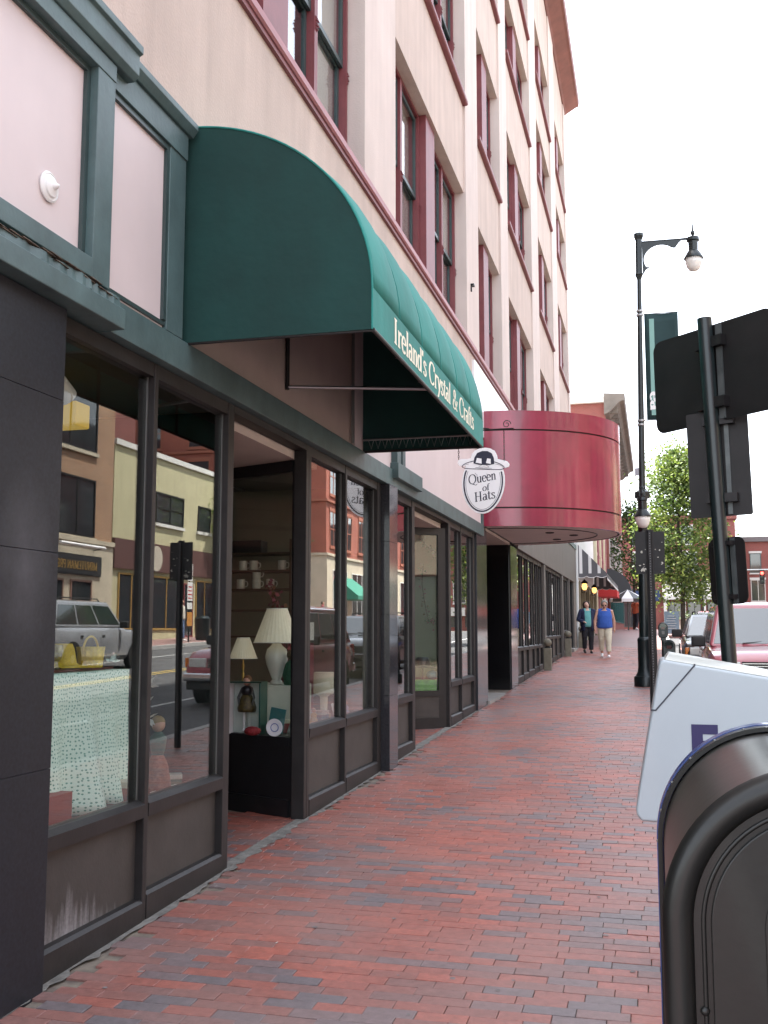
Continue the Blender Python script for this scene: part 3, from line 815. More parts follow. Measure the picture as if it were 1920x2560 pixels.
MB().box(-6, -.12, 10.5, 11.0, 2.96, 3.02).box(-6, -1.45, 11, 13, 2.96, 3.02).box(-6, -.12, 13.0, 15, 2.96, 3.02).box(-6, -1.6, 15.1, 19.7, 2.96, 3.02).box(-6, -.12, 19.75, 34.4, 3.10, 3.14).build('shop_ceiling', m_in_ceil, BLD)
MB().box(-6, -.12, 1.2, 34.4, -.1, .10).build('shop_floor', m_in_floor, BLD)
m_plat = M('display_platform', (.10, .085, .07), .7, var=.15)
MB().box(-1.15, -.13, 1.3, 5.88, .2, .655).build('display_platform', m_plat, BLD)
MB().prism([(-.13, 7.52), (-1.22, 8.0), (-1.22, 9.45), (-.13, 9.45)], 'z', .2, .795).build('display_platform', m_plat, BLD)
MB().prism([(-.13, 13.08), (-1.3, 12.2), (-1.3, 14.9), (-.13, 14.9)], 'z', .2, .82).build('display_platform', m_plat, BLD)
MB().box(-1.1, -.13, 10.05, 11.0, .2, .84).build('display_platform', m_plat, BLD)
MB().box(-1.2, -.12, 19.8, 24.5, .3, 1.2).box(-1.2, -.12, 25, 29.5, .3, 1.38).build('display_platform', m_plat, BLD)
# blue-green cloth spread on the platform behind the first panes
MB().box(-1.1, -.14, 4.0, 5.85, .657, .668).build('platform_cloth', M('blue_green_cloth', (.045, .085, .085), .8, var=.4, vs=9), BLD)
# ceiling beams seen through the top of the panes
MB().box(-1.6, -1.4, 1.3, 5.8, 2.78, 2.96).box(-2.6, -2.45, 1.3, 8.8, 2.80, 2.96).box(-4, -3.85, 1.3, 8.8, 2.8, 2.96).build('ceiling_beam', M('ceiling_beam', (.25, .23, .17), .9), BLD)
# ================================================================ green barrel awning
AY0, AY1, AX, AZT, AZC, AZB = 5.17, 8.86, 1.125, 4.45, 3.42, 3.19
AW = thing('barrel_awning', 'green fabric barrel awning with white shop lettering over the first shopfront', 'awning', (0, 7, 3.2))
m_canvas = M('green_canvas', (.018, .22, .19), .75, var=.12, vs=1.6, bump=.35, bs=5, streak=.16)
m_canvas_end_shaded = M('green_canvas_end_shaded', (.003, .038, .033), .85, var=.14, vs=2.5, bump=.35, bs=5, streak=.12)  # same canvas as the top, with the end's shade put into its colour
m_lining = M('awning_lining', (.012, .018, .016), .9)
def aprof(t, k=0.0):
    a = t * math.pi / 2
    return (AX * math.sin(a) * (1 + k), AZC + (AZT - AZC) * math.cos(a) * (1 + k * .6))
rows = []; NR = 6; ny = 72
for j in range(ny + 1):
    y = AY0 + (AY1 - AY0) * j / ny
    f = (j / ny * NR) % 1.0
    sag = .034 * abs(math.sin(math.pi * f)) ** .7
    rows.append([(aprof(i / 16, sag * math.sin(math.pi * i / 16))[0], y, aprof(i / 16, sag * math.sin(math.pi * i / 16))[1]) for i in range(17)])
top = MB().sheet(rows).build('canopy', [m_canvas, m_lining], AW, smooth=True)
sol = top.modifiers.new('thick', 'SOLIDIFY'); sol.thickness = .006; sol.offset = -1; sol.material_offset = 1
val = MB().box(AX - .004, AX + .002, AY0, AY1, AZB, AZC).build('valance', m_canvas, AW)
def endpoly(): return [(0, AZB)] + [(0, AZT)] + [aprof(i / 24) for i in range(1, 25)] + [(AX, AZB)]
MB().prism(endpoly(), 'y', AY0 - .003, AY0 + .003).build('end_panel', m_canvas_end_shaded, AW)
MB().prism(endpoly(), 'y', AY1 - .003, AY1 + .003).build('end_panel', m_canvas_end_shaded, AW)
ed = MB(); ep = [(0, AY0 - .004, AZT)] + [(aprof(i / 24)[0], AY0 - .004, aprof(i / 24)[1]) for i in range(1, 25)] + [(AX, AY0 - .004, AZB)]
ed.tube(ep, .006, 6).build('edge_piping', m_canvas, AW)
MB().tube([(0.02, AY0 + .01, AZB), (AX, AY0 + .01, AZB), (AX - .01, AY1 - .01, AZB), (.02, AY1 - .01, AZB)], .012, 8).build('frame_rail', m_bronze, AW)
for k in range(1, 5):
    y = AY0 + (AY1 - AY0) * k / NR
    MB().tube([(aprof(i / 10)[0] * .985, y, aprof(i / 10)[1] - .02) for i in range(11)] + [(AX - .02, y, AZB)], .011, 6).build('frame_rib', m_bronze, AW)
for k in range(1, NR):
    y = AY0 + (AY1 - AY0) * k / NR
    MB().tube([(aprof(i / 16)[0] + .001, y, aprof(i / 16)[1] + .001) for i in range(17)], .004, 5).build('seam', m_canvas, AW)
MB().tube([(.02, 6.9, AZT - .1), (.02, 6.9, 3.32)], .016, 8).build('wall_strut', m_bronze, AW)
MB().tube([(.02, 6.9, 3.34), (AX - .02, 7.25, 3.34)], .013, 8).build('brace', m_alum, AW)
MB().tube([(.03, 8.55, AZB + .03), (.03, 8.55, AZT - .1)], .014, 8).build('wall_strut', m_alum, AW)
MB().tube([(.05, AY1 - .05, 3.29), (AX - .03, AY1 - .05, 3.29)], .009, 6).build('lace_rail', m_alum, AW)
lc = MB(); k = 0
for q in range(16):
    x = .1 + q * .064
    lc.tube([(x, AY1 - .05, 3.29), (x + .02, AY1 - .03, AZB + .02), (x + .05, AY1 - .05, 3.29)], .003, 4)
lc.build('lacing', m_alum, AW)['kind'] = 'stuff'
m_cream = M('cream_lettering', (.80, .78, .62), .6)
letters("Ireland's Crystal & Crafts", (AX + .002, 5.62, 3.245), (0, 1, 0), (0, 0, 1), (1, 0, 0), .145, 2.74, thick=.17, thin=.07).build('lettering', m_cream, AW)
# ================================================================ maroon marquee
MQ = thing('marquee', 'rounded maroon metal marquee projecting over the entry beyond the green awning', 'marquee', (0, 17.75, 3.2))
m_marq = M('maroon_enamel', (.26, .020, .050), .24, var=.18, vs=1.2, streak=.28, coat=.35)
m_marq_d = M('marquee_joint', (.03, .006, .008), .6)
CY, RX, RY = 17.75, 2.05, 1.87
def mq(t, k=1.0): return (RX * k * math.sin(t), CY - RY * k * math.cos(t))
def band(z0, z1, k=1.0, t0=0.0, t1=math.pi, n=56):
    m = MB(); o = [mq(t0 + (t1 - t0) * i / n, k) for i in range(n + 1)]; inn = [mq(t0 + (t1 - t0) * i / n, k - .02) for i in range(n + 1)]
    m.sheet([[(x, y, z0) for x, y in o], [(x, y, z1) for x, y in o], [(x, y, z1) for x, y in inn], [(x, y, z0) for x, y in inn], [(x, y, z0) for x, y in o]])
    return m
TS = math.pi * .545
for z0, z1 in ((3.20, 3.475), (3.50, 4.70), (4.725, 5.02)):
    band(z0, z1, 1.0, 0, TS - .006).build('fascia', m_marq, MQ, smooth=True, angle=30)
    band(z0, z1, 1.0, TS + .006, math.pi).build('fascia', m_marq, MQ, smooth=True, angle=30)
band(3.205, 5.01, .985).build('core', m_marq_d, MQ)
MB().prism([(-.02, CY - RY * .98)] + [mq(math.pi * i / 48, .98) for i in range(49)] + [(-.02, CY + RY * .98)], 'z', 3.205, 3.25).build('soffit', M('marquee_soffit', (.62, .55, .51), .6, var=.06, vs=2), MQ)
MB().prism([(-.02, CY - RY * .98)] + [mq(math.pi * i / 48, .98) for i in range(49)] + [(-.02, CY + RY * .98)], 'z', 4.93, 4.99).build('roof', m_concrete, MQ)
sq = MB(); pts = [mq(math.pi * i / 48, .80) for i in range(49)]
sq.tube([(x, y, 3.204) for x, y in pts], .012, 6).build('soffit_trim', m_bronze, MQ)
for x, y in ((.9, 17.2), (1.25, 17.75), (.9, 18.5)):
    MB().lathe([(0, 0), (.07, 0), (.075, -.012), (.05, -.02), (0, -.02)], (x, y, 3.205), 16).build('downlight', m_bronze, MQ)
MB().box(-.02, .03, 15.7, 19.8, 3.185, 3.2).build('wall_trim', m_bronze, MQ)
# ================================================================ hanging oval sign with a hat
QY, QX, QZ = 11.7, .672, 3.30
HS = thing('hanging_shop_sign', 'white oval hanging sign with a drawn hat, chained to a scrolled wall bracket', 'sign', (QX, QY, QZ))
m_signw = M('sign_white', (.90, .90, .90), .4)
m_ink = M('sign_ink_blue', (.012, .014, .035), .5)
tilt = R(-4)
def sp(u, v): return (QX + u * math.cos(tilt) - v * math.sin(tilt), QZ + u * math.sin(tilt) + v * math.cos(tilt))
def oval(a, b, cy, n=48): return [(a * math.cos(2 * math.pi * i / n) * (1 - .10 * math.sin(2 * math.pi * i / n)* -1 if False else 1 + .07 * math.sin(2 * math.pi * i / n)), cy + b * math.sin(2 * math.pi * i / n)) for i in range(n)]
def outline():
    o = oval(.248, .345, -.03)
    pts = []
    for i in range(49):                               # lower oval from right shoulder round to the left shoulder
        t = R(35 - 250 * i / 48)
        pts.append((.248 * math.cos(t) * (1 + .07 * math.sin(t)), -.03 + .345 * math.sin(t)))
    pts += [(-.285, .17), (-.315, .20), (-.31, .235), (-.27, .25), (-.2, .255), (-.16, .265), (-.15, .31), (-.12, .355), (-.06, .385), (.0, .392), (.06, .385), (.11, .36), (.14, .31), (.15, .265), (.2, .255), (.265, .24), (.292, .21), (.285, .18), (.25, .165)]
    return pts
MB().prism([sp(*p) for p in outline()], 'y', QY, QY + .022).build('board', m_signw, HS, bevel=.002)
def ring(pts, w_, y, mat, nm):
    m = MB(); n = len(pts); a = []; b = []
    for i in range(n):
        d = Vector(pts[(i + 1) % n]) - Vector(pts[i - 1]); d.normalize(); q = Vector((-d.y, d.x)) * w_ / 2
        a.append(Vector(pts[i]) + q); b.append(Vector(pts[i]) - q)
    A = [(sp(*p)[0], y, sp(*p)[1]) for p in a] ; B = [(sp(*p)[0], y, sp(*p)[1]) for p in b]
    m.sheet([A + A[:1], B + B[:1]]); return m.build(nm, mat, HS)
def openstroke(pts, w_, y, nm, mat=None):
    m = MB(); a = []; b = []; n = len(pts)
    for i in range(n):
        d = Vector(pts[min(i + 1, n - 1)]) - Vector(pts[max(i - 1, 0)]); d.normalize(); q = Vector((-d.y, d.x)) * w_ / 2
        a.append(Vector(pts[i]) + q); b.append(Vector(pts[i]) - q)
    m.sheet([[(sp(*p)[0], y, sp(*p)[1]) for p in a], [(sp(*p)[0], y, sp(*p)[1]) for p in b]])
    return m.build(nm, mat or m_ink, HS)
fy = QY - .0015
def ovl(k, a0=28, a1=-208): return [((.222 - k) * math.cos(R(a0 + (a1 - a0) * i / 48)) * (1 + .07 * math.sin(R(a0 + (a1 - a0) * i / 48))), -.03 + (.318 - k) * math.sin(R(a0 + (a1 - a0) * i / 48))) for i in range(49)]
openstroke(ovl(0), .017, fy, 'border_line'); openstroke(ovl(.022), .004, fy, 'border_line')
# the hat: brim outline, dark crown with two light band patches, shading strokes
ring([(-.01 + .245 * math.cos(2 * math.pi * i / 40), .178 + .052 * math.sin(2 * math.pi * i / 40) - .014 * math.cos(4 * math.pi * i / 40)) for i in range(40)], .008, fy - .0006, m_ink, 'hat_brim_line')
MB().prism([sp(*p) for p in [(-.125, .205), (-.118, .27), (-.09, .325), (-.03, .352), (.03, .352), (.08, .328), (.108, .275), (.118, .205), (.06, .19), (-.06, .19)]], 'y', fy - .0022, fy - .0012).build('hat_crown', m_ink, HS)
for u0, u1 in ((-.10, -.028), (.02, .078)):
    MB().prism([sp(*p) for p in [(u0, .213), (u1, .203), (u1 - .006, .262), (u0 + .012, .268)]], 'y', fy - .0034, fy - .0026).build('hat_band_patch', m_signw, HS)
for st in ([(-.23, .19), (-.19, .213), (-.14, .222)], [(.13, .205), (.18, .195), (.22, .178)], [(-.225, .182), (-.18, .196)], [(-.06, .17), (0, .205), (.06, .165)], [(-.10, .155), (0, .166), (.09, .150)], [(-.08, .143), (.02, .150), (.07, .142)], [(-.10, .09), (-.07, .065), (-.085, .055)], [(.03, .085), (.07, .08)], [(.12, .10), (.13, .05)]):
    openstroke(st, .0035, fy - .0006, 'hat_sketch_line')
tl = R(9); UU = (math.cos(tl), 0, math.sin(tl)); VV = (-math.sin(tl), 0, math.cos(tl))
def qtext(t, u, v, h, wd): 
    p = sp(u, v); return letters(t, (p[0], QY, p[1]), UU, VV, (0, -1, 0), h, wd, thick=.12, thin=.045, slant=.10).build('lettering', m_ink, HS)
qtext('Queen', -.165, -.045, .108, .325); qtext('of', .0, -.115, .072, .085); qtext('Hats', -.085, -.245, .108, .245)
zt = 3.90; m_iron = M('wrought_iron', (.02, .016, .014), .6, metal=.6, var=.3)
MB().tube([(.0, QY + .01, zt), (1.03, QY + .01, zt)], .010, 6).build('bracket_bar', m_iron, HS)
MB().tube([(.0, QY + .01, zt + .14), (.5, QY + .01, zt + .05), (.75, QY + .01, zt + .01)], .007, 6).build('bracket_brace', m_iron, HS)
for cx_, r0 in ((.95, .05), (.6, .045)):
    MB().tube([(cx_ + r0 * (1 - i / 26) * math.cos(i * .45), QY + .01, zt + .055 + r0 * (1 - i / 26) * math.sin(i * .45)) for i in range(20)], .005, 5).build('scroll', m_iron, HS)
MB().box(0, .012, QY - .03, QY + .05, zt - .1, zt + .2).build('wall_plate', m_iron, HS)
for cx_ in (QX - .285, QX + .245):
    ch = MB(); z = zt; k = 0; zend = sp(cx_ - QX, .20)[1]
    while z > zend:
        a = (.008, 0, 0) if k % 2 else (0, .008, 0)
        ch.tube([(cx_ + a[0] * math.cos(t), QY + .01 + a[1] * math.cos(t), z - .014 + .016 * math.sin(t)) for t in (2 * math.pi * i / 8 for i in range(9))], .003, 5, cap=False)
        z -= .026; k += 1
    ch.build('chain', m_iron, HS)

# ================================================================ street lamp with banner
LY = 19.8; LX = 2.345
LP = thing('street_lamp', 'tall dark green street lamp with scrolled arm, banner and fluted base', 'street lamp', (LX, LY, g(LY)))
z0 = g(LY)
def lx(z): return LX + .105 * max(0, (z - 1.4)) / 7.7
def octo(prof, n=12):
    m = MB()
    rows = [[(lx(z) + r * math.cos(2 * math.pi * (k + .5) / n), LY + r * math.sin(2 * math.pi * (k + .5) / n), z) for k in range(n)] for r, z in prof]
    m.sheet(rows, 0, True); m.f.append(tuple(len(m.v) - n + k for k in range(n))); m.mi.append(0); return m
octo([(.205, z0), (.205, z0 + .16), (.19, z0 + .185), (.175, z0 + .19), (.14, z0 + .26), (.125, z0 + .34), (.125, z0 + .82), (.13, z0 + .84), (.118, z0 + .88), (.093, z0 + .9)], 16).build('base', m_greenpost, LP, smooth=True, angle=35)
octo([(.093, z0 + .9), (.088, 4.06), (.105, 4.08)], 16).build('column', m_greenpost, LP, smooth=True, angle=35)
octo([(.145, 4.05), (.15, 4.07), (.15, 4.16), (.11, 4.18), (.075, 4.2), (.062, 4.22), (.072, 4.235), (.072, 4.25), (.06, 4.27)], 8).build('collar', m_greenpost, LP)
octo([(.062, 4.25), (.058, 5.5), (.046, 7.6), (.040, 8.28)], 16).build('pole', m_greenpost, LP, smooth=True, angle=35)
octo([(.04, 8.26), (.07, 8.34), (.08, 8.36), (.066, 8.39), (.066, 9.05), (.07, 9.06), (.095, 9.12), (.095, 9.17), (.05, 9.19)], 8).build('pole_head', m_greenpost, LP)
for zb in (5.42, 5.50, 7.54, 7.62):
    MB().lathe([(.052 + .01 * (zb < 6), zb), (.066 + .004 * (zb < 6), zb + .01), (.066 + .004 * (zb < 6), zb + .035), (.052, zb + .045)], (lx(zb), LY, 0), 16).build('clamp_band', M('steel_band', (.4, .4, .4), .4, metal=.8), LP)
xt = lx(9.0)
MB().tube([(xt + .05, LY, 9.0), (xt + .78, LY, 8.99), (xt + .99, LY, 8.99)], [.022, .022, .03], 8).build('arm', m_greenpost, LP)
# arm bracket plate with its cut-out arcs
br = [(.06, 8.985)] + [(.74, 8.985)] + [(.78 - .10 + .10 * math.cos(R(a)), 8.985 - .135 * math.sin(R(a)) ) for a in range(0, 100, 20)] + [(.66, 8.83)]
br = [(.06, 8.985), (.80, 8.985), (.74, 8.93), (.69, 8.86), (.66, 8.835), (.60, 8.85)]
for a in range(60, 215, 10): br.append((.40 + .31 * math.cos(R(a)), 8.64 + .28 * math.sin(R(a))))
br += [(.20, 8.49), (.13, 8.46), (.08, 8.38), (.06, 8.36)]
MB().prism([(xt + u, v) for u, v in br], 'y', LY - .018, LY + .018).build('arm_bracket', m_greenpost, LP)
def luminaire(cx_, cy_, zt_, s, par, arm=False):
    # castellated cap, bell, glass
    MB().lathe([(0, 0), (.012 * s, -.02 * s), (.02 * s, -.16 * s), (.045 * s, -.19 * s), (.045 * s, -.24 * s), (.02 * s, -.28 * s), (.02 * s, -.32 * s)], (cx_, cy_, zt_), 12).build('finial', m_greenpost, par, smooth=True, angle=40)
    zb = zt_ - .32 * s
    MB().lathe([(.02 * s, 0), (.13 * s, -.005 * s), (.14 * s, -.08 * s), (.105 * s, -.10 * s), (.10 * s, -.30 * s), (.13 * s, -.33 * s), (.17 * s, -.40 * s), (.21 * s, -.47 * s), (.21 * s, -.49 * s), (.19 * s, -.49 * s)], (cx_, cy_, zb), 16).build('lamp_hood', m_greenpost, par, smooth=True, angle=40)
    MB().lathe([(.185 * s, -.49 * s), (.175 * s, -.58 * s), (.15 * s, -.68 * s), (.10 * s, -.75 * s), (0, -.78 * s)], (cx_, cy_, zb), 20).build('lamp_glass', M('frosted_lamp_glass', (.75, .73, .68), .25, spec=.6), par, smooth=True)
luminaire(xt + 1.0, LY, 9.28, .86, LP)
MB().tube([(lx(4.0), LY - .1, 4.1), (lx(4.0), LY - .2, 4.22), (lx(4.0), LY - .27, 4.2)], .03, 8).build('lower_arm', m_greenpost, LP)
luminaire(lx(4.0), LY - .27, 4.27, .74, LP)
MB().box(lx(4.5) - .13, lx(4.5) - .055, LY - .03, LY + .03, 4.48, 4.62).build('control_box', M('grey_box', (.35, .35, .38), .5), LP)
# banner: dark green cloth with pale stripe and part of its lettering
bx0, bx1, bz0, bz1 = lx(6) + .10, lx(6) + .72, 5.53, 7.57
bn = MB(); rows = []
for i in range(13):
    z = bz0 + (bz1 - bz0) * i / 12
    rows.append([(bx0 + (bx1 - bx0) * j / 8, LY + .015 * math.sin(j * .8 + i * .35), z) for j in range(9)])
bn = bn.sheet(rows).build('banner', M('banner_cloth', (.012, .040, .042), .8, var=.08), LP, smooth=True)
sb = bn.modifiers.new('thick', 'SOLIDIFY'); sb.thickness = .004
m_pale = M('banner_pale_green', (.22, .40, .36), .8)
MB().box(bx0 + .09, bx0 + .18, LY - .028, LY - .022, bz0 + .08, bz1 - .1).build('banner_stripe', m_pale, bn)
letters('ea', (bx0 + .075, LY - .03, bz0 + .52), (0, 0, -1), (1, 0, 0), (0, -1, 0), .17, .34, thick=.20, thin=.10).build('banner_lettering', m_white, bn)
for zb in (bz0 - .01, bz1 + .01):
    MB().tube([(lx(zb), LY, zb), (bx1 + .06, LY, zb)], .010, 6).build('banner_rod', m_alum, LP)

# ================================================================ signs on posts, seen from behind
m_signback = M('dark_sign_back', (.011, .0095, .010), .5, metal=.3, var=.35, vs=5, bump=.03, streak=.2)
m_galv = M('galvanised_strip', (.10, .11, .11), .5, metal=.5, var=.3, vs=8)
SP = thing('sign_post', 'dark round post carrying three traffic sign plates seen from behind', 'sign', (2.965, 6.0, g(6)))
def px_(z): return 2.965 - .0345 * (z - g(6))
MB().tube([(px_(z), 6.0, z) for z in (g(6), 1.2, 2.2, 3.36)], .041, 14).lathe([(.055, 0), (.055, .05), (.045, .08), (.04, .08)], (2.965, 6, g(6)), 14).build('post', m_greenpost, SP, smooth=True, angle=40)
def rrect(w_, h, r, n=5):
    p = []
    for cx_, cy_, a in ((w_ / 2 - r, h / 2 - r, 0), (-w_ / 2 + r, h / 2 - r, 90), (-w_ / 2 + r, -h / 2 + r, 180), (w_ / 2 - r, -h / 2 + r, 270)):
        for i in range(n + 1): p.append((cx_ + r * math.cos(R(a + 90 * i / n)), cy_ + r * math.sin(R(a + 90 * i / n))))
    return p
m_signface = M('sign_face_white', (.7, .7, .68), .35)
def plate(root, cx_, cy_, cz, w_, h, r, yaw, roll=0, off=.0, mat=m_signback, holes=True):
    m = MB().prism(rrect(w_, h, r), 'y', -.002, .002)
    mt = Matrix.Translation((cx_, cy_, cz)) @ Matrix.Rotation(yaw, 4, 'Z') @ Matrix.Translation((off, 0, 0)) @ Matrix.Rotation(roll, 4, 'Y')
    o = m.xf(mt).build('sign_plate', mat, root)
    MB().prism(rrect(w_ - .02, h - .02, r), 'y', .0022, .0035).xf(mt).build('sign_face', m_signface, o)
    return mt, o
mt, p1 = plate(SP, px_(3.06), 6.05, 3.045, .84, .56, .06, R(-42), R(-1), .03)
for zz in (.17, -.18):
    MB().box(-.075, .11, -.05, -.0035, zz - .03, zz + .03).xf(mt).build('clamp', m_signback, p1)
MB().box(.045, .085, -.012, -.004, -.27, .27).xf(mt).build('stiffener', m_galv, p1)
mt, p2 = plate(SP, px_(2.52), 6.05, 2.53, .34, .60, .012, R(-17), R(-1), .025)
for zz in (.24, -.2):
    MB().box(-.07, .10, -.05, -.0035, zz - .025, zz + .025).xf(mt).build('clamp', m_signback, p2)
MB().box(.04, .065, -.012, -.004, -.29, .29).xf(mt).build('stiffener', m_galv, p2)
mt, p3 = plate(SP, px_(1.95), 6.05, 1.925, .24, .37, .045, R(-40), R(-2), .04)
for zz in (.15, -.145):
    MB().box(-.07, .06, -.05, -.0035, zz - .012, zz + .012).xf(mt).build('clamp', m_signback, p3)
MB().box(.03, .06, -.012, -.004, -.18, .18).xf(mt).build('stiffener', m_galv, p3)
# smaller plate with torn stickers on a perforated channel post
PP = thing('parking_sign', 'small dark sign back with torn stickers on a perforated channel post', 'sign', (2.51, 10.7, g(10.7)))
y_ = 10.7
MB().prism([(2.470, y_), (2.470, y_ - .008), (2.488, y_ - .012), (2.494, y_ - .038), (2.526, y_ - .038), (2.532, y_ - .012), (2.55, y_ - .008), (2.55, y_)], 'z', g(y_), 2.60).build('channel_post', m_signback, PP)
hl = MB(); z = .5
while z < 2.58:
    hl.box(2.505, 2.515, y_ - .0395, y_ - .0382, z, z + .011); z += .0254
hl.build('post_holes', M('hole_grey', (.16, .15, .15), .8), PP)['kind'] = 'stuff'
pl = MB().prism([(x + 2.51, zz + 2.37) for x, zz in rrect(.285, .425, .012)], 'y', y_ + .001, y_ + .004).build('sign_plate', m_signback, PP)
MB().prism([(x + 2.51, zz + 2.37) for x, zz in rrect(.27, .41, .012)], 'y', y_ + .0045, y_ + .0055).build('sign_face', m_signface, pl)
rr = random.Random(21); sk = M('sticker_scraps', (.5, .48, .42), .8, var=.3, vs=60)
for k in range(20):
    u = rr.choice([rr.uniform(-.12, -.02), rr.uniform(.05, .12)]); v = rr.uniform(-.2, .13); s_ = rr.uniform(.004, .014)
    if k < 4: u, v, s_ = -.085 + k * .012, -.175 + (k % 2) * .012, .017
    pts = [(2.51 + u + s_ * math.cos(a) * rr.uniform(.4, 1.2), 2.37 + v + s_ * math.sin(a) * rr.uniform(.4, 1.2)) for a in (0, 1.1, 2.2, 3.3, 4.4, 5.4)]
    MB().prism(pts, 'y', y_ - .0012 - .0002 * k, y_ + .0005).build('sticker_scrap', sk, pl)
# parking meters
def meter(x, y, s, label):
    t = thing('parking_meter', label, 'parking meter', (x, y, g(y)), 'parking meters along the kerb')
    MB().tube([(x, y, g(y)), (x, y, g(y) + 1.05 * s)], .03, 12).build('post', m_greenpost, t, smooth=True, angle=40)
    for dx in (0.0,):
        c = x + dx * s; zb = g(y) + 1.08 * s
        h = MB(); hp = [(-.075, 0), (.075, 0), (.085, .06), (.085, .19)] + [(.085 * math.cos(R(a)), .19 + .085 * math.sin(R(a))) for a in range(15, 180, 15)] + [(-.085, .19), (-.085, .06)]
        hd = h.prism([(c + u * s, zb + v * s) for u, v in hp], 'y', y - .05 * s, y + .05 * s).build('meter_head', m_greenpost, t, bevel=.012)
        MB().prism([(c + u * s, zb + .2 * s + v * s) for u, v in [(.06 * math.cos(R(a)), .055 * math.sin(R(a))) for a in range(0, 360, 24)]], 'y', y - .054 * s, y - .0505 * s).build('window', m_carglass, hd)
        MB().box(c - .03 * s, c + .03 * s, y - .053 * s, y - .0505 * s, zb + .15 * s, zb + .19 * s).build('red_flag', M('meter_red', (.45, .03, .03), .5), hd)
        MB().box(c - .025 * s, c + .025 * s, y - .056 * s, y - .0505 * s, zb + .06 * s, zb + .12 * s).build('coin_plate', m_bead, hd)
    MB().box(x - .05 * s, x + .05 * s, y - .03, y + .03, g(y) + 1.03 * s, g(y) + 1.08 * s).build('yoke', m_greenpost, t)
meter(2.685, 12.3, .84, 'nearer parking meter just behind the perforated sign post')
meter(2.665, 17.4, .90, 'farther parking meter between the lamp post and the dark car')

# ================================================================ white parcel drop box
FY = 4.6
FX = thing('parcel_drop_box', 'white slanted parcel drop box with a purple letter F behind the mailbox', 'drop box', (2.75, FY + .3, g(FY)))
m_fx = M('drop_box_white', (.38, .43, .46), .4, var=.04, vs=2, coat=.15)
def fz(x): return 1.475 - (x - 2.553) * .165
prof = [(2.455, .80), (2.436, .825), (2.434, .85), (2.545, 1.455), (2.556, 1.474), (2.57, 1.473), (3.04, fz(3.04)), (3.06, 1.36), (3.00, .80), (2.98, .785)]
MB().prism(prof, 'y', FY, FY + .55).build('body', m_fx, FX, bevel=.012, seg=3)
top = MB().hexa([(2.566, FY + .01, 1.474), (3.035, FY + .01, fz(3.035) + .001), (3.035, FY + .54, fz(3.035) + .002), (2.57, FY + .54, 1.475), (2.585, FY + .06, 1.5), (3.02, FY + .06, fz(3.02) + .024), (3.02, FY + .5, fz(3.02) + .024), (2.59, FY + .5, 1.5)]).build('lid', M('drop_box_lid', (.50, .51, .47), .4, coat=.2), FX, bevel=.006)
sm = MB().bar((2.526, FY - .0005, 1.262), (2.690, FY - .0005, 1.452), .005, .006).bar((2.505, FY - .0005, 1.262), (2.528, FY - .0005, 1.262), .005, .006)
sm.build('hatch_seam', M('seam_dark', (.04, .045, .06), .7), FX)
MB().bar((2.69, FY, 1.4555), (2.71, FY + .55, 1.4555), .006, .004).build('lid_seam', M('seam_dark', (0, 0, 0)), FX)
MB().box(2.62, 2.98, FY + .08, FY + .48, g(FY) - .02, .80).build('pedestal', m_signback, FX, bevel=.01)
m_purple = M('purple_print', (.014, .009, .075), .4)
F0x, F0z, fh = 2.668, 1.055, .152
MB().prism([(F0x + u * fh, F0z + v * fh) for u, v in [(0, 0), (.30, 0), (.30, .40), (.66, .40), (.66, .56), (.30, .56), (.30, .735), (.70, .735), (.70, 1), (0, 1)]], 'y', FY - .002, FY - .0008).build('printed_letter', m_purple, FX)
tc = bpy.data.curves.new('txt', 'FONT'); tc.body = 'edEx'; tc.size = .2; tc.offset = .006
to = bpy.data.objects.new('tmp', tc); COL.objects.link(to); dg = bpy.context.evaluated_depsgraph_get(); me = bpy.data.meshes.new_from_object(to.evaluated_get(dg)); bpy.data.objects.remove(to)
me.materials.clear(); me.materials.append(m_purple)
eo = bpy.data.objects.new('printed_lettering', me); eo.rotation_euler = (R(90), 0, 0); eo.scale = (.62, 1, 1); eo.location = (F0x + .125, FY - .0015, F0z); link(eo, FX)

# ================================================================ olive arched mailbox
MX = thing('mailbox', 'dark olive arched mailbox at the right edge, nearest thing on the sidewalk', 'mailbox', (2.80, 2.24, g(2.2)))
m_olive = M('olive_mailbox_paint', (.0052, .0052, .0046), .45, metal=.05, spec=.35, var=.18, vs=7, bump=.03, bs=50, coat=.1)
m_olive2 = M('olive_mailbox_hood_skylit', (.042, .039, .033), .30, metal=.5, var=.14, vs=5, bump=.03)  # lighter copy of the olive: sky light on the hood painted in
m_mblue = M('mailbox_blue', (.010, .035, .15), .35, var=.1, coat=.3)
mcx, mr_, my0, my1 = 2.795, .265, 1.865, 2.62
mzc = 1.372 - mr_; mzb = g(2.2) + .10
def arch(k, n=36):
    r = mr_ - k
    return [(mcx - r, mzb)] + [(mcx - r * math.cos(math.pi * i / n), mzc + r * math.sin(math.pi * i / n)) for i in range(n + 1)] + [(mcx + r, mzb)]
def archband(k0, y0, k1, y1, nm, mat, par=MX):
    return MB().sheet([[(u, y0, v) for u, v in arch(k0)], [(u, y1, v) for u, v in arch(k1)]]).build(nm, mat, par, smooth=True, angle=40)
MB().prism(arch(.008), 'y', my0 + .03, my1 - .01).build('hood', m_olive2, MX, smooth=True, angle=35)
def rollring(k0, k1, y, h, nm, mat):
    rows = []
    for i in range(9):
        t_ = math.pi * i / 8; k = (k0 + k1) / 2 - (k1 - k0) / 2 * math.cos(t_)
        rows.append([(u, y - h * math.sin(t_), v) for u, v in arch(k)])
    return MB().sheet(rows).build(nm, mat, MX, smooth=True)
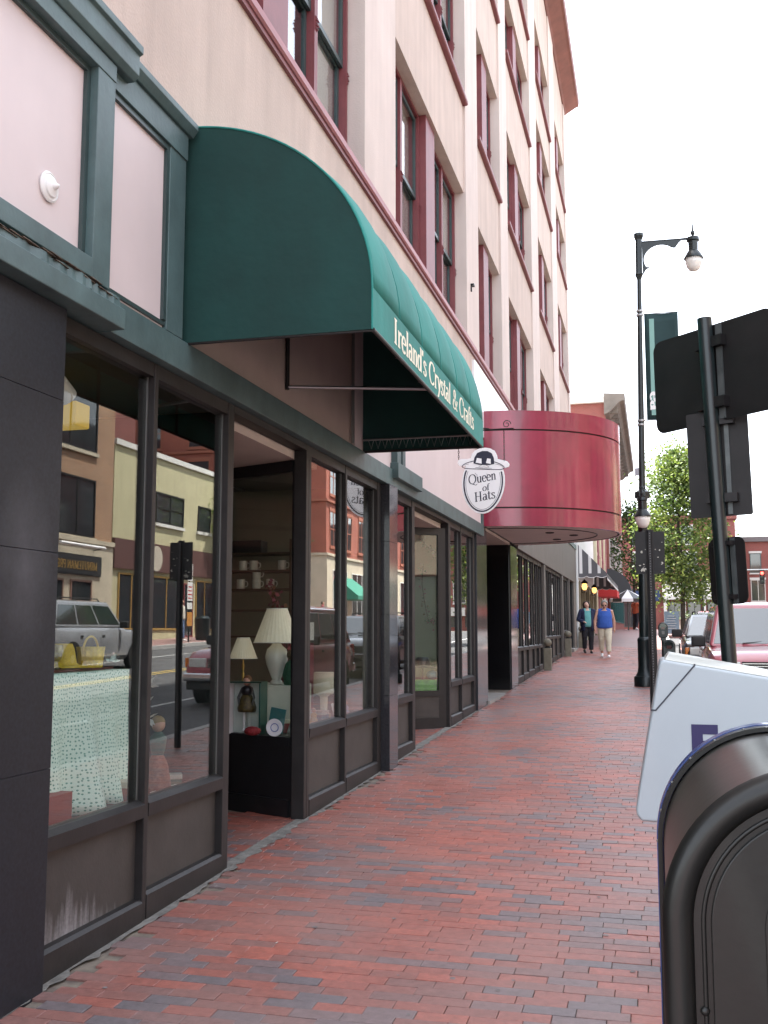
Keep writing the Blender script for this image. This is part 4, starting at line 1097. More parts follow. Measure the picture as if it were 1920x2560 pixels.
# near end: rolled edge, then stepped panels
rollring(-.002, .052, my0 + .03, .030, 'rolled_edge', m_olive)
MB().prism(arch(.050), 'y', my0 + .018, my0 + .034).build('end_panel', m_olive, MX)
rollring(.062, .070, my0 + .018, .004, 'raised_ring', m_olive)
MB().prism(arch(.078), 'y', my0 + .010, my0 + .02).build('door_panel', m_olive, MX, bevel=.003)
rollring(.163, .169, my0 + .008, .002, 'raised_ring', m_olive)
# far flange with rivets, and the blue edge behind it
MB().sheet([[(u, my1 - .045, v) for u, v in arch(.004)], [(u, my1 - .045, v) for u, v in arch(-.006)], [(u, my1, v) for u, v in arch(-.006)], [(u, my1, v) for u, v in arch(.004)]]).build('rear_flange', m_olive, MX, smooth=True, angle=30)
MB().sheet([[(u, my1 + .001, v) for u, v in arch(.01)], [(u, my1 + .001, v) for u, v in arch(-.0085)], [(u, my1 + .05, v) for u, v in arch(-.0085)], [(u, my1 + .05, v) for u, v in arch(.01)]]).build('blue_rear_edge', m_mblue, MX, smooth=True, angle=30)
MB().prism(arch(.012), 'y', my1 + .002, my1 + .20).build('blue_rear_body', m_mblue, MX, smooth=True, angle=30)
me = MB().ball((0, 0, 0), .004, 8).mesh('rivet', m_bead, True)
for (u, v) in arch(-.006, 12)[1:-1]: mesh_obj('rivet', me, (u, my1 - .030, v), MX)
for z in (.62, .82, .97): mesh_obj('rivet', MB().ball((0, 0, 0), .008, 8).mesh('rivet', m_olive, True), (mcx - mr_ + .064, my0 + .016, z), MX)
rr = random.Random(3); sc = MB()
for k in range(30):
    u = mcx - mr_ + .035 + rr.gauss(0, .009); v = .865 + rr.gauss(0, .016); s_ = rr.uniform(.0015, .005)
    sc.add([(u, my0 - .0006, v), (u + s_, my0 - .0007, v), (u, my0 - .0005, v + s_ * 1.6)], [(0, 1, 2)])
sc.build('paint_scrape', M('bare_metal', (.16, .16, .15), .6), MX)['kind'] = 'stuff'
for u in (mcx - mr_ + .03, mcx + mr_ - .07):
    for v in (my0 + .06, my1 - .10): MB().box(u, u + .04, v, v + .04, g(2.2) - .01, mzb + .02).build('leg', m_olive, MX)
MB().prism(arch(.0), 'y', my0 + .032, my0 + .036).build('end_frame', m_olive, MX)
# ================================================================ things on show behind the panes
def leafcloth():
    m = bpy.data.materials.new('printed_cloth'); m.use_nodes = True
    n = m.node_tree.nodes; l = m.node_tree.links; b = n['Principled BSDF']; b.inputs['Roughness'].default_value = .85
    geo = n.new('ShaderNodeNewGeometry'); v = n.new('ShaderNodeTexVoronoi'); v.inputs['Scale'].default_value = 50; v.inputs['Randomness'].default_value = .55
    v.voronoi_dimensions = '2D'; sx = n.new('ShaderNodeSeparateXYZ'); cb = n.new('ShaderNodeCombineXYZ'); l.new(geo.outputs['Position'], sx.inputs[0]); l.new(sx.outputs[1], cb.inputs[0]); l.new(sx.outputs[2], cb.inputs[1]); l.new(cb.outputs[0], v.inputs['Vector'])
    rp = n.new('ShaderNodeValToRGB'); rp.color_ramp.elements[0].position = .17; rp.color_ramp.elements[0].color = (.10, .32, .27, 1); rp.color_ramp.elements[1].position = .26; rp.color_ramp.elements[1].color = (.74, .90, .84, 1)
    l.new(v.outputs['Distance'], rp.inputs[0]); l.new(rp.outputs[0], b.inputs['Base Color']); return m
m_leaf = leafcloth()
PZ = .668
TB = thing('display_table', 'small square wooden table under the leaf-print cloth in the first shop window', 'table', (-.62, 4.8, PZ))
MB().box(-.93, -.33, 4.2, 5.27, 1.355, 1.38).build('tabletop', m_plat, TB)
for x in (-.90, -.42):
    for y in (4.25, 5.17): MB().box(x, x + .05, y, y + .05, PZ, 1.355).build('leg', m_plat, TB)
# cloth: top plus a pleated skirt flaring to the hem
def skirt():
    per = []; x0, x1, y0, y1 = -.95, -.31, 4.18, 5.29
    def edge(a, b, n): return [(a[0] + (b[0] - a[0]) * i / n, a[1] + (b[1] - a[1]) * i / n) for i in range(n)]
    per = edge((x1, y0), (x1, y1), 40) + edge((x1, y1), (x0, y1), 24) + edge((x0, y1), (x0, y0), 40) + edge((x0, y0), (x1, y0), 24)
    cx_, cy_ = (x0 + x1) / 2, (y0 + y1) / 2; rows = []; rr = random.Random(5); ph = [rr.uniform(-.5, .5) for _ in per]
    for k in range(13):
        t = k / 12; row = []
        for i, (x, y) in enumerate(per):
            wv = (math.sin(i * .62 + ph[i] * .3) * .6 + math.sin(i * .27 + 1) * .5) * .085 * t ** 1.2
            fl = .02 + .045 * t
            nx = 1 if abs(x - x1) < 1e-6 else (-1 if abs(x - x0) < 1e-6 else 0); nyy = 1 if abs(y - y1) < 1e-6 else (-1 if abs(y - y0) < 1e-6 else 0)
            if nx and nyy: nx *= .7; nyy *= .7
            z = 1.384 - t * (1.384 - PZ - .02 - .012 * math.sin(i * .5))
            row.append((x + nx * (wv + fl * t), y + nyy * (wv + fl * t), z))
        rows.append(row)
    m = MB(); m.sheet(rows, 0, True)
    m.add([p for p in rows[0]], [tuple(range(len(per)))])
    return m
o = solo(skirt(), 'tablecloth', m_leaf, 'pale tablecloth with small green leaf print hanging to the display floor', 'tablecloth', smooth=True)
s_ = o.modifiers.new('thick', 'SOLIDIFY'); s_.thickness = .003
MB_tray = MB().box(-.72, -.36, 4.4, 5.2, 1.388, 1.40)
solo(MB_tray, 'display_tray', M('dark_red_lacquer', (.10, .02, .02), .3), 'dark red tray on the leaf-print tablecloth', 'tray')
m_straw = M('yellow_straw', (.62, .44, .03), .6, var=.18, vs=60, bump=.3, bs=160)
h = MB().lathe([(0, .13), (.05, .128), (.062, .10), (.075, .03), (.085, .02), (.15, .012), (.155, .006), (.085, .006)], (-.48, 4.88, 1.40), 28)
solo(h, 'yellow_hat', m_straw, 'yellow straw hat with flat brim on the tray', 'hat', smooth=True, angle=45)
bk = thing('yellow_basket', 'yellow ribbed basket with loop handle beside the yellow hat', 'basket', (-.42, 5.06, 1.40))
rows = []
for r, z in ((.062, 0), (.066, .04), (.074, .11), (.07, .108), (.06, .01)):
    rows.append([(-.42 + r * (1 + .035 * math.cos(14 * a)) * math.cos(a), 5.06 + r * (1 + .035 * math.cos(14 * a)) * math.sin(a), 1.40 + z) for a in (2 * math.pi * i / 56 for i in range(56))])
MB().sheet(rows, 0, True).build('bowl', m_straw, bk, smooth=True)
MB().tube([(-.42, 5.06 + .075 * math.cos(a), 1.49 + .075 * math.sin(a)) for a in (math.pi * i / 12 for i in range(13))], .006, 6).build('handle', m_straw, bk)
m_crystal = glass('crystal', (.9, .93, .95), .12)
def crystal(x, y, z, s, label):
    m = MB(); rows = []
    for r, h_ in ((.03, 0), (.045, .01), (.012, .03), (.012, .06), (.04, .09), (.055, .15), (.05, .21), (.046, .208), (.04, .12), (0, .10)):
        rows.append([(x + s * r * math.cos(2 * math.pi * (i + .5 * (len(rows) % 2)) / 12), y + s * r * math.sin(2 * math.pi * (i + .5 * (len(rows) % 2)) / 12), z + s * h_) for i in range(12)])
    return solo(m.sheet(rows, 0, True), 'crystal_vase', m_crystal, label, 'vase', 'cut crystal on the display table')
crystal(-.45, 4.60, 1.40, 1.0, 'tall cut crystal vase at the left of the yellow hat')
crystal(-.40, 4.70, 1.40, .6, 'short crystal goblet in front of the yellow hat')
rr = random.Random(6)
m = MB()
for k in range(26):
    a = Vector((rr.uniform(-1, 1), rr.uniform(-1, 1), rr.uniform(0, 1))).normalized() * .055; p = Vector((-.36, 5.18, 1.43)) ; q = p + a
    w_ = a.orthogonal().normalized() * .014
    m.add([p, q * .5 + p * .5 + w_, q, q * .5 + p * .5 - w_], [(0, 1, 2, 3)])
solo(m, 'crystal_star', M('silver_foil', (.75, .76, .8), .18, metal=.8), 'spiky silver crystal star at the right end of the tray', 'ornament')
solo(MB().box(-.42, -.20, 4.25, 4.56, PZ, .83), 'red_box', M('red_card', (.22, .03, .03), .6), 'plain red box on the display floor under the tablecloth hem', 'box', bevel=.004)
# small sticker in the corner of the first pane
solo(MB().box(-.0465, -.0455, 4.01, 4.09, .755, .84), 'window_sticker', M('sticker_white', (.75, .76, .8), .4), 'small white and blue sticker in the lower corner of the first pane', 'sticker')
st = bpy.data.objects['window_sticker']
MB().box(-.0453, -.0449, 4.055, 4.083, .80, .833).box(-.0453, -.0449, 4.013, 4.04, .765, .785).build('blue_print', M('sticker_blue', (.02, .05, .3), .4), st)
# figurine with plaid skirt and a silver flower beside the second pane
fg = thing('doll_figurine', 'small doll in plaid skirt and green top behind the second pane', 'doll', (-.28, 5.60, PZ))
m_plaid = M('red_plaid', (.16, .05, .045), .8, col2=(.30, .12, .09), vs=60)
MB().lathe([(.085, 0), (.08, .05), (.06, .16), (.035, .21), (.03, .22)], (-.28, 5.60, PZ), 18).build('skirt', m_plaid, fg, smooth=True)
MB().lathe([(.03, .20), (.045, .26), (.05, .31), (.02, .345)], (-.28, 5.60, PZ), 14).build('bodice', M('doll_green', (.02, .07, .05), .8), fg, smooth=True)
MB().ball((-.28, 5.60, PZ + .385), .04, 14, sz=1.1).build('head', m_skin, fg, smooth=True)
MB().ball((-.285, 5.603, PZ + .395), .043, 14).build('hair', M('doll_hair', (.25, .16, .05), .7), fg, smooth=True)
m = MB(); rr = random.Random(9)
for k in range(34):
    a = Vector((rr.uniform(-1, 1), rr.uniform(-1, 1), rr.uniform(-.4, 1))).normalized() * rr.uniform(.05, .10); p = Vector((-.30, 5.50, 1.28 - .09 * (k % 3))); q = p + a; w_ = a.orthogonal().normalized() * .013
    m.add([p, p * .5 + q * .5 + w_, q, p * .5 + q * .5 - w_], [(0, 1, 2, 3)])
solo(m, 'silver_flower', M('silver_petal', (.62, .63, .62), .35, metal=.3), 'silver foil flower spray behind the second pane', 'flower')
# ceiling fittings behind the first pane
tl_ = thing('track_light', 'white track light can under the shop ceiling behind the first pane', 'light', (-.34, 4.52, 2.95))
MB().tube([(-.34, 4.52, 2.95), (-.34, 4.52, 2.88)], .012, 8).build('stem', m_white, tl_)
MB().tube([(-.34, 4.47, 2.86), (-.34, 4.60, 2.78)], [.05, .06], 16).build('can', m_white, tl_, smooth=True, angle=40)
solo(MB().box(-.62, -.35, 4.72, 4.86, 2.66, 2.79), 'ceiling_lightbox', M('amber_panel', (.42, .27, .015), .5, emit=(.9, .55, .05), es=.08), 'amber light box under the ceiling behind the first pane', 'light', bevel=.01)
# ---- return window: lamps, doll box, shelves
ZP = .797
m_shade = M('pleated_shade', (.70, .66, .56), .7, emit=(1, .85, .6), es=.03, var=.05, vs=40)
def table_lamp(x, y, zb, s, label, body):
    t = thing('table_lamp', label, 'lamp', (x, y, zb), 'table lamps in the return window')
    zt_ = zb
    rows = []
    for r, h_ in ((.085, .62), (.19, .34)):
        rows.append([(x + s * r * (1 + .012 * (k % 2)) * math.cos(2 * math.pi * k / 64), y + s * r * (1 + .012 * (k % 2)) * math.sin(2 * math.pi * k / 64), zb + s * h_) for k in range(64)])
    sh = MB().sheet(rows, 0, True).build('lamp_shade', m_shade, t)
    q = sh.modifiers.new('t', 'SOLIDIFY'); q.thickness = .003
    for r, h_ in ((.086, .62), (.192, .34)): MB().tube([(x + s * r * math.cos(2 * math.pi * k / 32), y + s * r * math.sin(2 * math.pi * k / 32), zb + s * h_) for k in range(33)], .004 * s, 5).build('shade_trim', m_white, t)
    MB().lathe([(0, .68), (.008, .675), (.006, .64), (.004, .62)], (x, y, zb), 8).xf(Matrix.Identity(4)).build('finial', M('brass', (.5, .34, .1), .3, metal=1), t) if s == 1 else None
    if body == 'urn':
        MB().lathe([(0, 0), (.05, 0), (.05, .02), (.035, .035), (.045, .06), (.085, .16), (.095, .22), (.08, .28), (.045, .31), (.03, .34), (.012, .36), (.012, .6)], (x, y, zb), 20).build('urn', M('porcelain', (.66, .66, .62), .15), t, smooth=True, angle=50)
    else:
        MB().lathe([(0, 0), (.05 * s, 0), (.05 * s, .012), (.015 * s, .03), (.02 * s, .08), (.01 * s, .10), (.022 * s, .14), (.009 * s, .18), (.009 * s, .6 * s)], (x, y, zb), 14).build('stem', M('brass', (.5, .34, .1), .3, metal=1), t, smooth=True, angle=50)
    return t
solo(MB().box(-.92, -.26, 7.86, 8.34, ZP, 1.16), 'draped_plinth', M('white_linen', (.55, .54, .48), .85, var=.06, vs=8), 'low plinth draped in white linen carrying the two table lamps', 'plinth', bevel=.01)
table_lamp(-.455, 8.02, 1.165, .98, 'large white urn lamp with pleated cream shade behind the slanted pane', 'urn')
table_lamp(-.73, 7.98, 1.165, .60, 'small brass lamp with pleated cream shade left of the large one', 'stick')
for q in (1, ): pass
db = thing('doll_box', 'open green doll box with a doll in dark dress behind the slanted pane', 'doll box', (-.56, 7.66, ZP))
m_boxg = M('box_green', (.01, .06, .045), .5)
MB().box(-.70, -.44, 7.74, 7.755, ZP, 1.19).build('back', m_white, db)
MB().box(-.71, -.70, 7.63, 7.755, ZP, 1.19).build('side', m_white, db); MB().box(-.44, -.43, 7.60, 7.755, ZP, 1.19).build('side', m_boxg, db)
MB().box(-.71, -.43, 7.62, 7.755, 1.19, 1.20).build('top', m_boxg, db)
MB().lathe([(.07, .17), (.075, .2), (.05, .28), (.035, .30)], (-.57, 7.68, ZP), 16).build('doll_dress', M('dark_gold_dress', (.03, .025, .015), .6, col2=(.12, .09, .02), vs=50), db, smooth=True)
MB().lathe([(.033, .29), (.05, .33), (.045, .355), (.02, .37)], (-.57, 7.68, ZP), 14).build('doll_bodice', m_black, db, smooth=True)
MB().ball((-.57, 7.675, ZP + .405), .032, 14, sz=1.15).build('doll_head', m_skin, db, smooth=True)
MB().ball((-.57, 7.684, ZP + .413), .036, 14, sz=1.1).build('doll_hair', M('auburn_hair', (.13, .05, .015), .7), db, smooth=True)
for dx in (-.02, .02): MB().tube([(-.57 + dx, 7.68, ZP + .19), (-.57 + dx, 7.68, ZP + .04), (-.57 + dx, 7.655, ZP + .02)], .012, 8).build('doll_leg', m_white, db)
for dx in (-.05, .05): MB().tube([(-.57 + dx * .8, 7.68, ZP + .35), (-.57 + dx * 1.3, 7.66, ZP + .28), (-.57 + dx, 7.65, ZP + .22)], .01, 8).build('doll_arm', m_black, db)
solo(MB().prism([(-.40, ZP + .005), (-.27, ZP + .005), (-.24, ZP + .19), (-.36, ZP + .21)], 'y', 7.66, 7.675), 'book', M('book_teal', (.02, .14, .16), .4), 'teal gift book leaning beside the doll box', 'book')
pl_ = solo(MB().lathe([(0, 0), (.05, -.002), (.065, -.012), (.067, -.010), (.05, .004), (0, .006)], (-.27, 7.50, ZP + .07), 24, 'y'), 'plate', M('plate_white', (.7, .7, .72), .2), 'small white and blue plate standing at the foot of the corner post', 'plate', smooth=True)
MB().tube([(-.27 + .03 * math.cos(t), 7.494, ZP + .07 + .03 * math.sin(t)) for t in (2 * math.pi * i / 16 for i in range(17))], .003, 5).build('blue_ring', M('plate_blue', (.02, .06, .3), .3), pl_)
solo(MB().ball((-.47, 7.55, ZP + .035), .05, 12, sx=1.4, sz=.7), 'red_poinsettia', M('poinsettia_red', (.25, .02, .025), .7, var=.4, vs=60, bump=1, bs=50), 'dark red cloth flower on the display floor', 'flower', smooth=True)
# stuffed bear-like green dressed toy
ty = thing('dressed_toy', 'plush toy in green coat right of the urn lamp', 'toy', (-.30, 7.98, 1.162))
MB().lathe([(.07, 0), (.085, .08), (.06, .17), (.03, .2)], (-.30, 7.98, 1.162), 16).build('coat', M('toy_green', (.012, .09, .05), .9, bump=.5, bs=80), ty, smooth=True)
MB().ball((-.30, 7.975, 1.40), .05, 14).build('head', M('toy_brown', (.10, .06, .03), .9, bump=.5, bs=90), ty, smooth=True)
# wall shelves with mugs at the back of the window
sh = thing('wall_shelves', 'dark wall shelves with mugs at the back of the return window', 'shelves', (-1.0, 8.82, 1.6))
m_shelf = M('shelf_wood', (.075, .05, .03), .6, var=.2)
for z in (1.55, 1.78, 1.965, 2.13, 2.285): MB().box(-1.34, -.55, 8.62, 8.84, z - .018, z).build('shelf_board', m_shelf, sh)
for x in (-1.34, -.57): MB().box(x, x + .02, 8.62, 8.84, ZP, 2.4).build('upright', m_shelf, sh)
m_mug = M('mug_glaze', (.60, .58, .50), .25, var=.1, vs=40)
mug_me = MB().lathe([(0, 0), (.034, 0), (.038, .01), (.038, .085), (.035, .085), (.033, .01), (0, .008)], (0, 0, 0), 18).tube([(.038 * 1, 0, .07), (.062, 0, .062), (.066, 0, .042), (.058, 0, .022), (.036, 0, .018)], .0055, 6).mesh('mug', m_mug, True, 45)
def mug(x, z, label):
    o = bpy.data.objects.new('mug', mug_me); o.location = (x, 8.68, z); COL.objects.link(o); tag(o, label, 'mug', 'mugs on the wall shelves')
for x, z, l_ in ((-1.03, 2.13, 'leftmost cream mug on the upper mug shelf'), (-.93, 2.13, 'middle cream mug on the upper mug shelf'), (-.66, 2.13, 'rightmost cream mug on the upper mug shelf by the post'), (-1.05, 1.965, 'leftmost cream mug on the lower mug shelf'), (-.90, 1.965, 'middle stacked cream mug on the lower mug shelf'), (-.77, 1.965, 'rightmost cream mug on the lower mug shelf')): mug(x, z, l_)
mug(-.90, 2.052, 'cream mug stacked on top of another on the lower mug shelf')
solo(MB().box(-1.2, -.85, 8.66, 8.82, 2.286, 2.40), 'shoe_box', m_black, 'black box on the top shelf above the mugs', 'box', bevel=.01)
# cards and picture in the street panes of the second window
m_card = M('card_white', (.68, .67, .62), .6)
def card(x, y, z, w_, h_, lean, label):
    o = MB().box(-.003, .003, -w_ / 2, w_ / 2, 0, h_).xf(Matrix.Translation((x, y, z)) @ Matrix.Rotation(R(-lean), 4, 'Y')).build('greeting_card', m_card)
    tag(o, label, 'card', 'cards in the second shop window')
    MB().box(.0032, .0036, -w_ * .3, w_ * .3, h_ * .62, h_ * .72).box(.0032, .0036, -w_ * .22, w_ * .22, h_ * .15, h_ * .5).xf(Matrix.Translation((x, y, z)) @ Matrix.Rotation(R(-lean), 4, 'Y')).build('printed_panel', M('card_print', (.12, .13, .13), .7), o)
card(-.24, 8.15, ZP, .15, .22, 12, 'white printed card leaning upright low in the second window')
card(-.46, 8.58, 1.492, .20, .24, 8, 'white sketch card propped high in the second window')
card(-.22, 8.95, ZP, .14, .16, 14, 'white card near the right mullion of the second window')
solo(MB().box(-.62, -.38, 8.42, 8.75, ZP, 1.49), 'display_stand', M('maroon_stand', (.14, .02, .03), .5, var=.2), 'maroon card stand behind the printed cards', 'stand')
for k, (y, z) in enumerate(((8.85, 1.05), (8.2, .84))):
    pass
solo(MB().lathe([(.03, 0), (.035, .2), (.06, .22), (.14, .24), (.09, .42), (.085, .42)], (-.38, 9.05, .80), 24), 'table_lamp', m_shade, 'low white lamp behind the right pane of the second window', 'lamp', smooth=True, angle=40)
rr = random.Random(12)
def garland(pts, label, parent=None, n=70, cols=((.16, .03, .05), (.05, .09, .03), (.10, .06, .02)), s=.03):
    t = thing('garland', label, 'garland', pts[0], 'dried garlands in the hat shop')
    MB().tube(pts, .004, 5).build('stem', M('vine_stem', (.06, .04, .02), .8), t)
    ms = [MB(), MB(), MB()]
    for k in range(n):
        u = rr.random() * (len(pts) - 1); i = int(u); p = Vector(pts[i]).lerp(Vector(pts[i + 1]), u - i) + Vector((rr.gauss(0, .03), rr.gauss(0, .02), rr.gauss(0, .03)))
        d = Vector((rr.uniform(-1, 1), rr.uniform(-1, .2), rr.uniform(-1, .6))).normalized() * s; e = d.orthogonal().normalized() * s * .5
        ms[rr.randrange(3)].add([p, p + d * .5 + e, p + d, p + d * .5 - e], [(0, 1, 2, 3)])
    for m_, c in zip(ms, cols): m_.build('leaves', M('garland_%d' % int(c[0] * 1000), c, .7), t)['kind'] = 'stuff'
# hat shop return window: painted board, cloth-green wall, hats, green box
PB = 13.10
solo(MB().prism([(-.14, PB + .25), (-1.1, PB + .02), (-1.1, PB + .05), (-.14, PB + .28)], 'z', 2.30, 2.93), 'painted_board', M('faded_rose_board', (.34, .14, .10), .7, col2=(.24, .16, .10), vs=3), 'faded rose painted board high in the hat shop window', 'board')
solo(MB().prism([(-.14, PB + .31), (-1.1, PB + .08), (-1.1, PB + .11), (-.14, PB + .34)], 'z', 0.84, 2.30), 'backdrop_panel', M('sage_panel', (.19, .21, .14), .8, var=.08), 'sage green backdrop panel in the hat shop window', 'panel')
garland([(-.42, PB + .1, 2.85), (-.34, PB + .14, 2.7), (-.22, PB + .16, 2.62), (-.16, PB + .16, 2.50)], 'rose garland across the painted board')
garland([(-.36, PB + .08, 2.45), (-.38, PB + .08, 2.2), (-.35, PB + .1, 1.95), (-.30, PB + .1, 1.72), (-.2, PB + .12, 1.70), (-.14, PB + .14, 1.85)], 'hanging grape garland against the sage panel', n=90)
def hat(x, y, z, s, mat, label):
    return solo(MB().lathe([(0, .12 * s), (.06 * s, .115 * s), (.08 * s, .09 * s), (.085 * s, .02 * s), (.15 * s, .005 * s), (.16 * s, .0), (.08 * s, .0)], (x, y, z), 24), 'felt_hat', mat, label, 'hat', 'hats in the hat shop window', smooth=True, angle=45)
solo(MB().lathe([(.05, 0), (.012, .02), (.012, .3), (0, .31)], (-.36, PB + .0, .82), 14), 'hat_stand', m_bronze, 'thin stand carrying the black hat', 'stand')
hat(-.36, PB, 1.12, 1.15, m_black, 'black felt hat on a stand in the hat shop window')
solo(MB().ball((-.24, PB + .03, 1.03), .08, 16, sz=.7), 'blue_beret', M('beret_blue', (.03, .22, .32), .8), 'bright blue beret low in the hat shop window', 'hat', smooth=True)
solo(MB().box(-.45, -.16, PB - .06, PB + .1, 0.822, .97), 'lime_box', M('lime_card', (.14, .42, .04), .5, var=.3, vs=14), 'lime green box on the hat shop display floor', 'box', bevel=.005)
bgm = MB(); rows = []
for k in range(9):
    t = k / 8; r = .11 * math.sin(math.pi * (.15 + .8 * t)) ** .6
    rows.append([(-.30 + r * .7 * math.cos(a) * (1 + .06 * math.sin(5 * a + k)), 10.72 + r * math.sin(a) * (1 + .06 * math.cos(4 * a + k)), .85 + .34 * t) for a in (2 * math.pi * i / 20 for i in range(20))])
solo(bgm.sheet(rows, 0, True), 'white_bag', M('white_bag', (.6, .62, .66), .4, bump=.4, bs=20), 'crumpled white bag behind the narrow pane before the hat shop entry', 'bag', smooth=True)

# more stock crowding the windows
def stock_box(x, y, z, sx, sy, sz, col, label, lid=None, rz=0.0):
    t = thing('gift_box', label, 'gift box', (x, y, z), 'gift boxes in the windows')
    T_ = Matrix.Translation((x, y, z)) @ Matrix.Rotation(rz, 4, 'Z')
    MB().box(-sx / 2, sx / 2, -sy / 2, sy / 2, 0, sz * .72).xf(T_).build('base', M('box_%d_%d' % (col[0] * 999, col[1] * 999), col, .5), t, bevel=.002)
    MB().box(-sx / 2 - .003, sx / 2 + .003, -sy / 2 - .003, sy / 2 + .003, sz * .72, sz).xf(T_).build('lid', M('lid_%d' % ((lid or col)[0] * 999), lid or col, .5), t, bevel=.002)
stock_box(-.30, 7.90, ZP, .10, .14, .10, (.30, .05, .05), 'small red gift box with cream lid low in the second window', (.6, .55, .42), .3)
stock_box(-.26, 8.55, ZP, .12, .12, .12, (.05, .12, .20), 'small blue gift box low in the second window', (.45, .45, .42), -.2)
stock_box(-.28, 8.75, ZP, .10, .16, .08, (.42, .33, .18), 'flat tan gift box low in the second window', None, .4)
stock_box(-.30, 5.22, PZ, .16, .14, .12, (.30, .08, .06), 'rust red gift box on the display floor behind the second pane', (.55, .5, .4), .2)
stock_box(-.24, 5.72, PZ, .10, .10, .09, (.08, .16, .12), 'green gift box beside the plaid doll', (.5, .5, .45), .5)
def figurine(x, y, z, h_, col, label):
    t = thing('figurine', label, 'figurine', (x, y, z), 'small figurines in the windows')
    MB().lathe([(.30 * h_, 0), (.26 * h_, .2 * h_), (.14 * h_, .5 * h_), (.16 * h_, .62 * h_), (.07 * h_, .74 * h_)], (x, y, z), 16).build('robe', M('robe_%d' % (col[0] * 999), col, .5), t, smooth=True)
    MB().ball((x, y, z + .84 * h_), .11 * h_, 12).build('head', m_skin2 if 'm_skin2' in globals() else m_skin, t, smooth=True)
for k, (y, c, l_) in enumerate(((7.78, (.55, .55, .52), 'white robed figurine low in the second window'), (8.28, (.45, .28, .08), 'gold robed figurine by the printed card'), (9.2, (.20, .26, .40), 'blue robed figurine at the far end of the second window'))): figurine(-.22, y, ZP, .17, c, l_)
garland([(-.5, 7.95, 2.0), (-.47, 8.2, 1.7), (-.45, 8.3, 1.35), (-.40, 8.36, 1.05)], 'dried rose garland hanging in the second window', n=110, cols=((.20, .03, .04), (.12, .05, .02), (.16, .09, .03)), s=.04)
# price cards along the sill of the first window
for k, (y, l_) in enumerate(((4.18, 'small price card nearest the black pier'), (4.72, 'small price card before the tablecloth hem'), (5.36, 'small price card at the left of the second pane'), (5.62, 'small price card before the plaid doll'))):
    o = MB().box(-.002, .002, -.03, .03, 0, .045).xf(Matrix.Translation((-.17, y, PZ + .001)) @ Matrix.Rotation(R(-18), 4, 'Y')).build('price_card', m_card); tag(o, l_, 'card', 'price cards on the display floor')
# framed notice in the second pane, seen against the street
pn = thing('window_notice', 'small white notice hung inside the second window', 'notice', (-.09, 7.75, 1.62))
MB().box(-.085, -.083, 7.66, 7.86, 1.52, 1.66).build('sheet', m_card, pn)
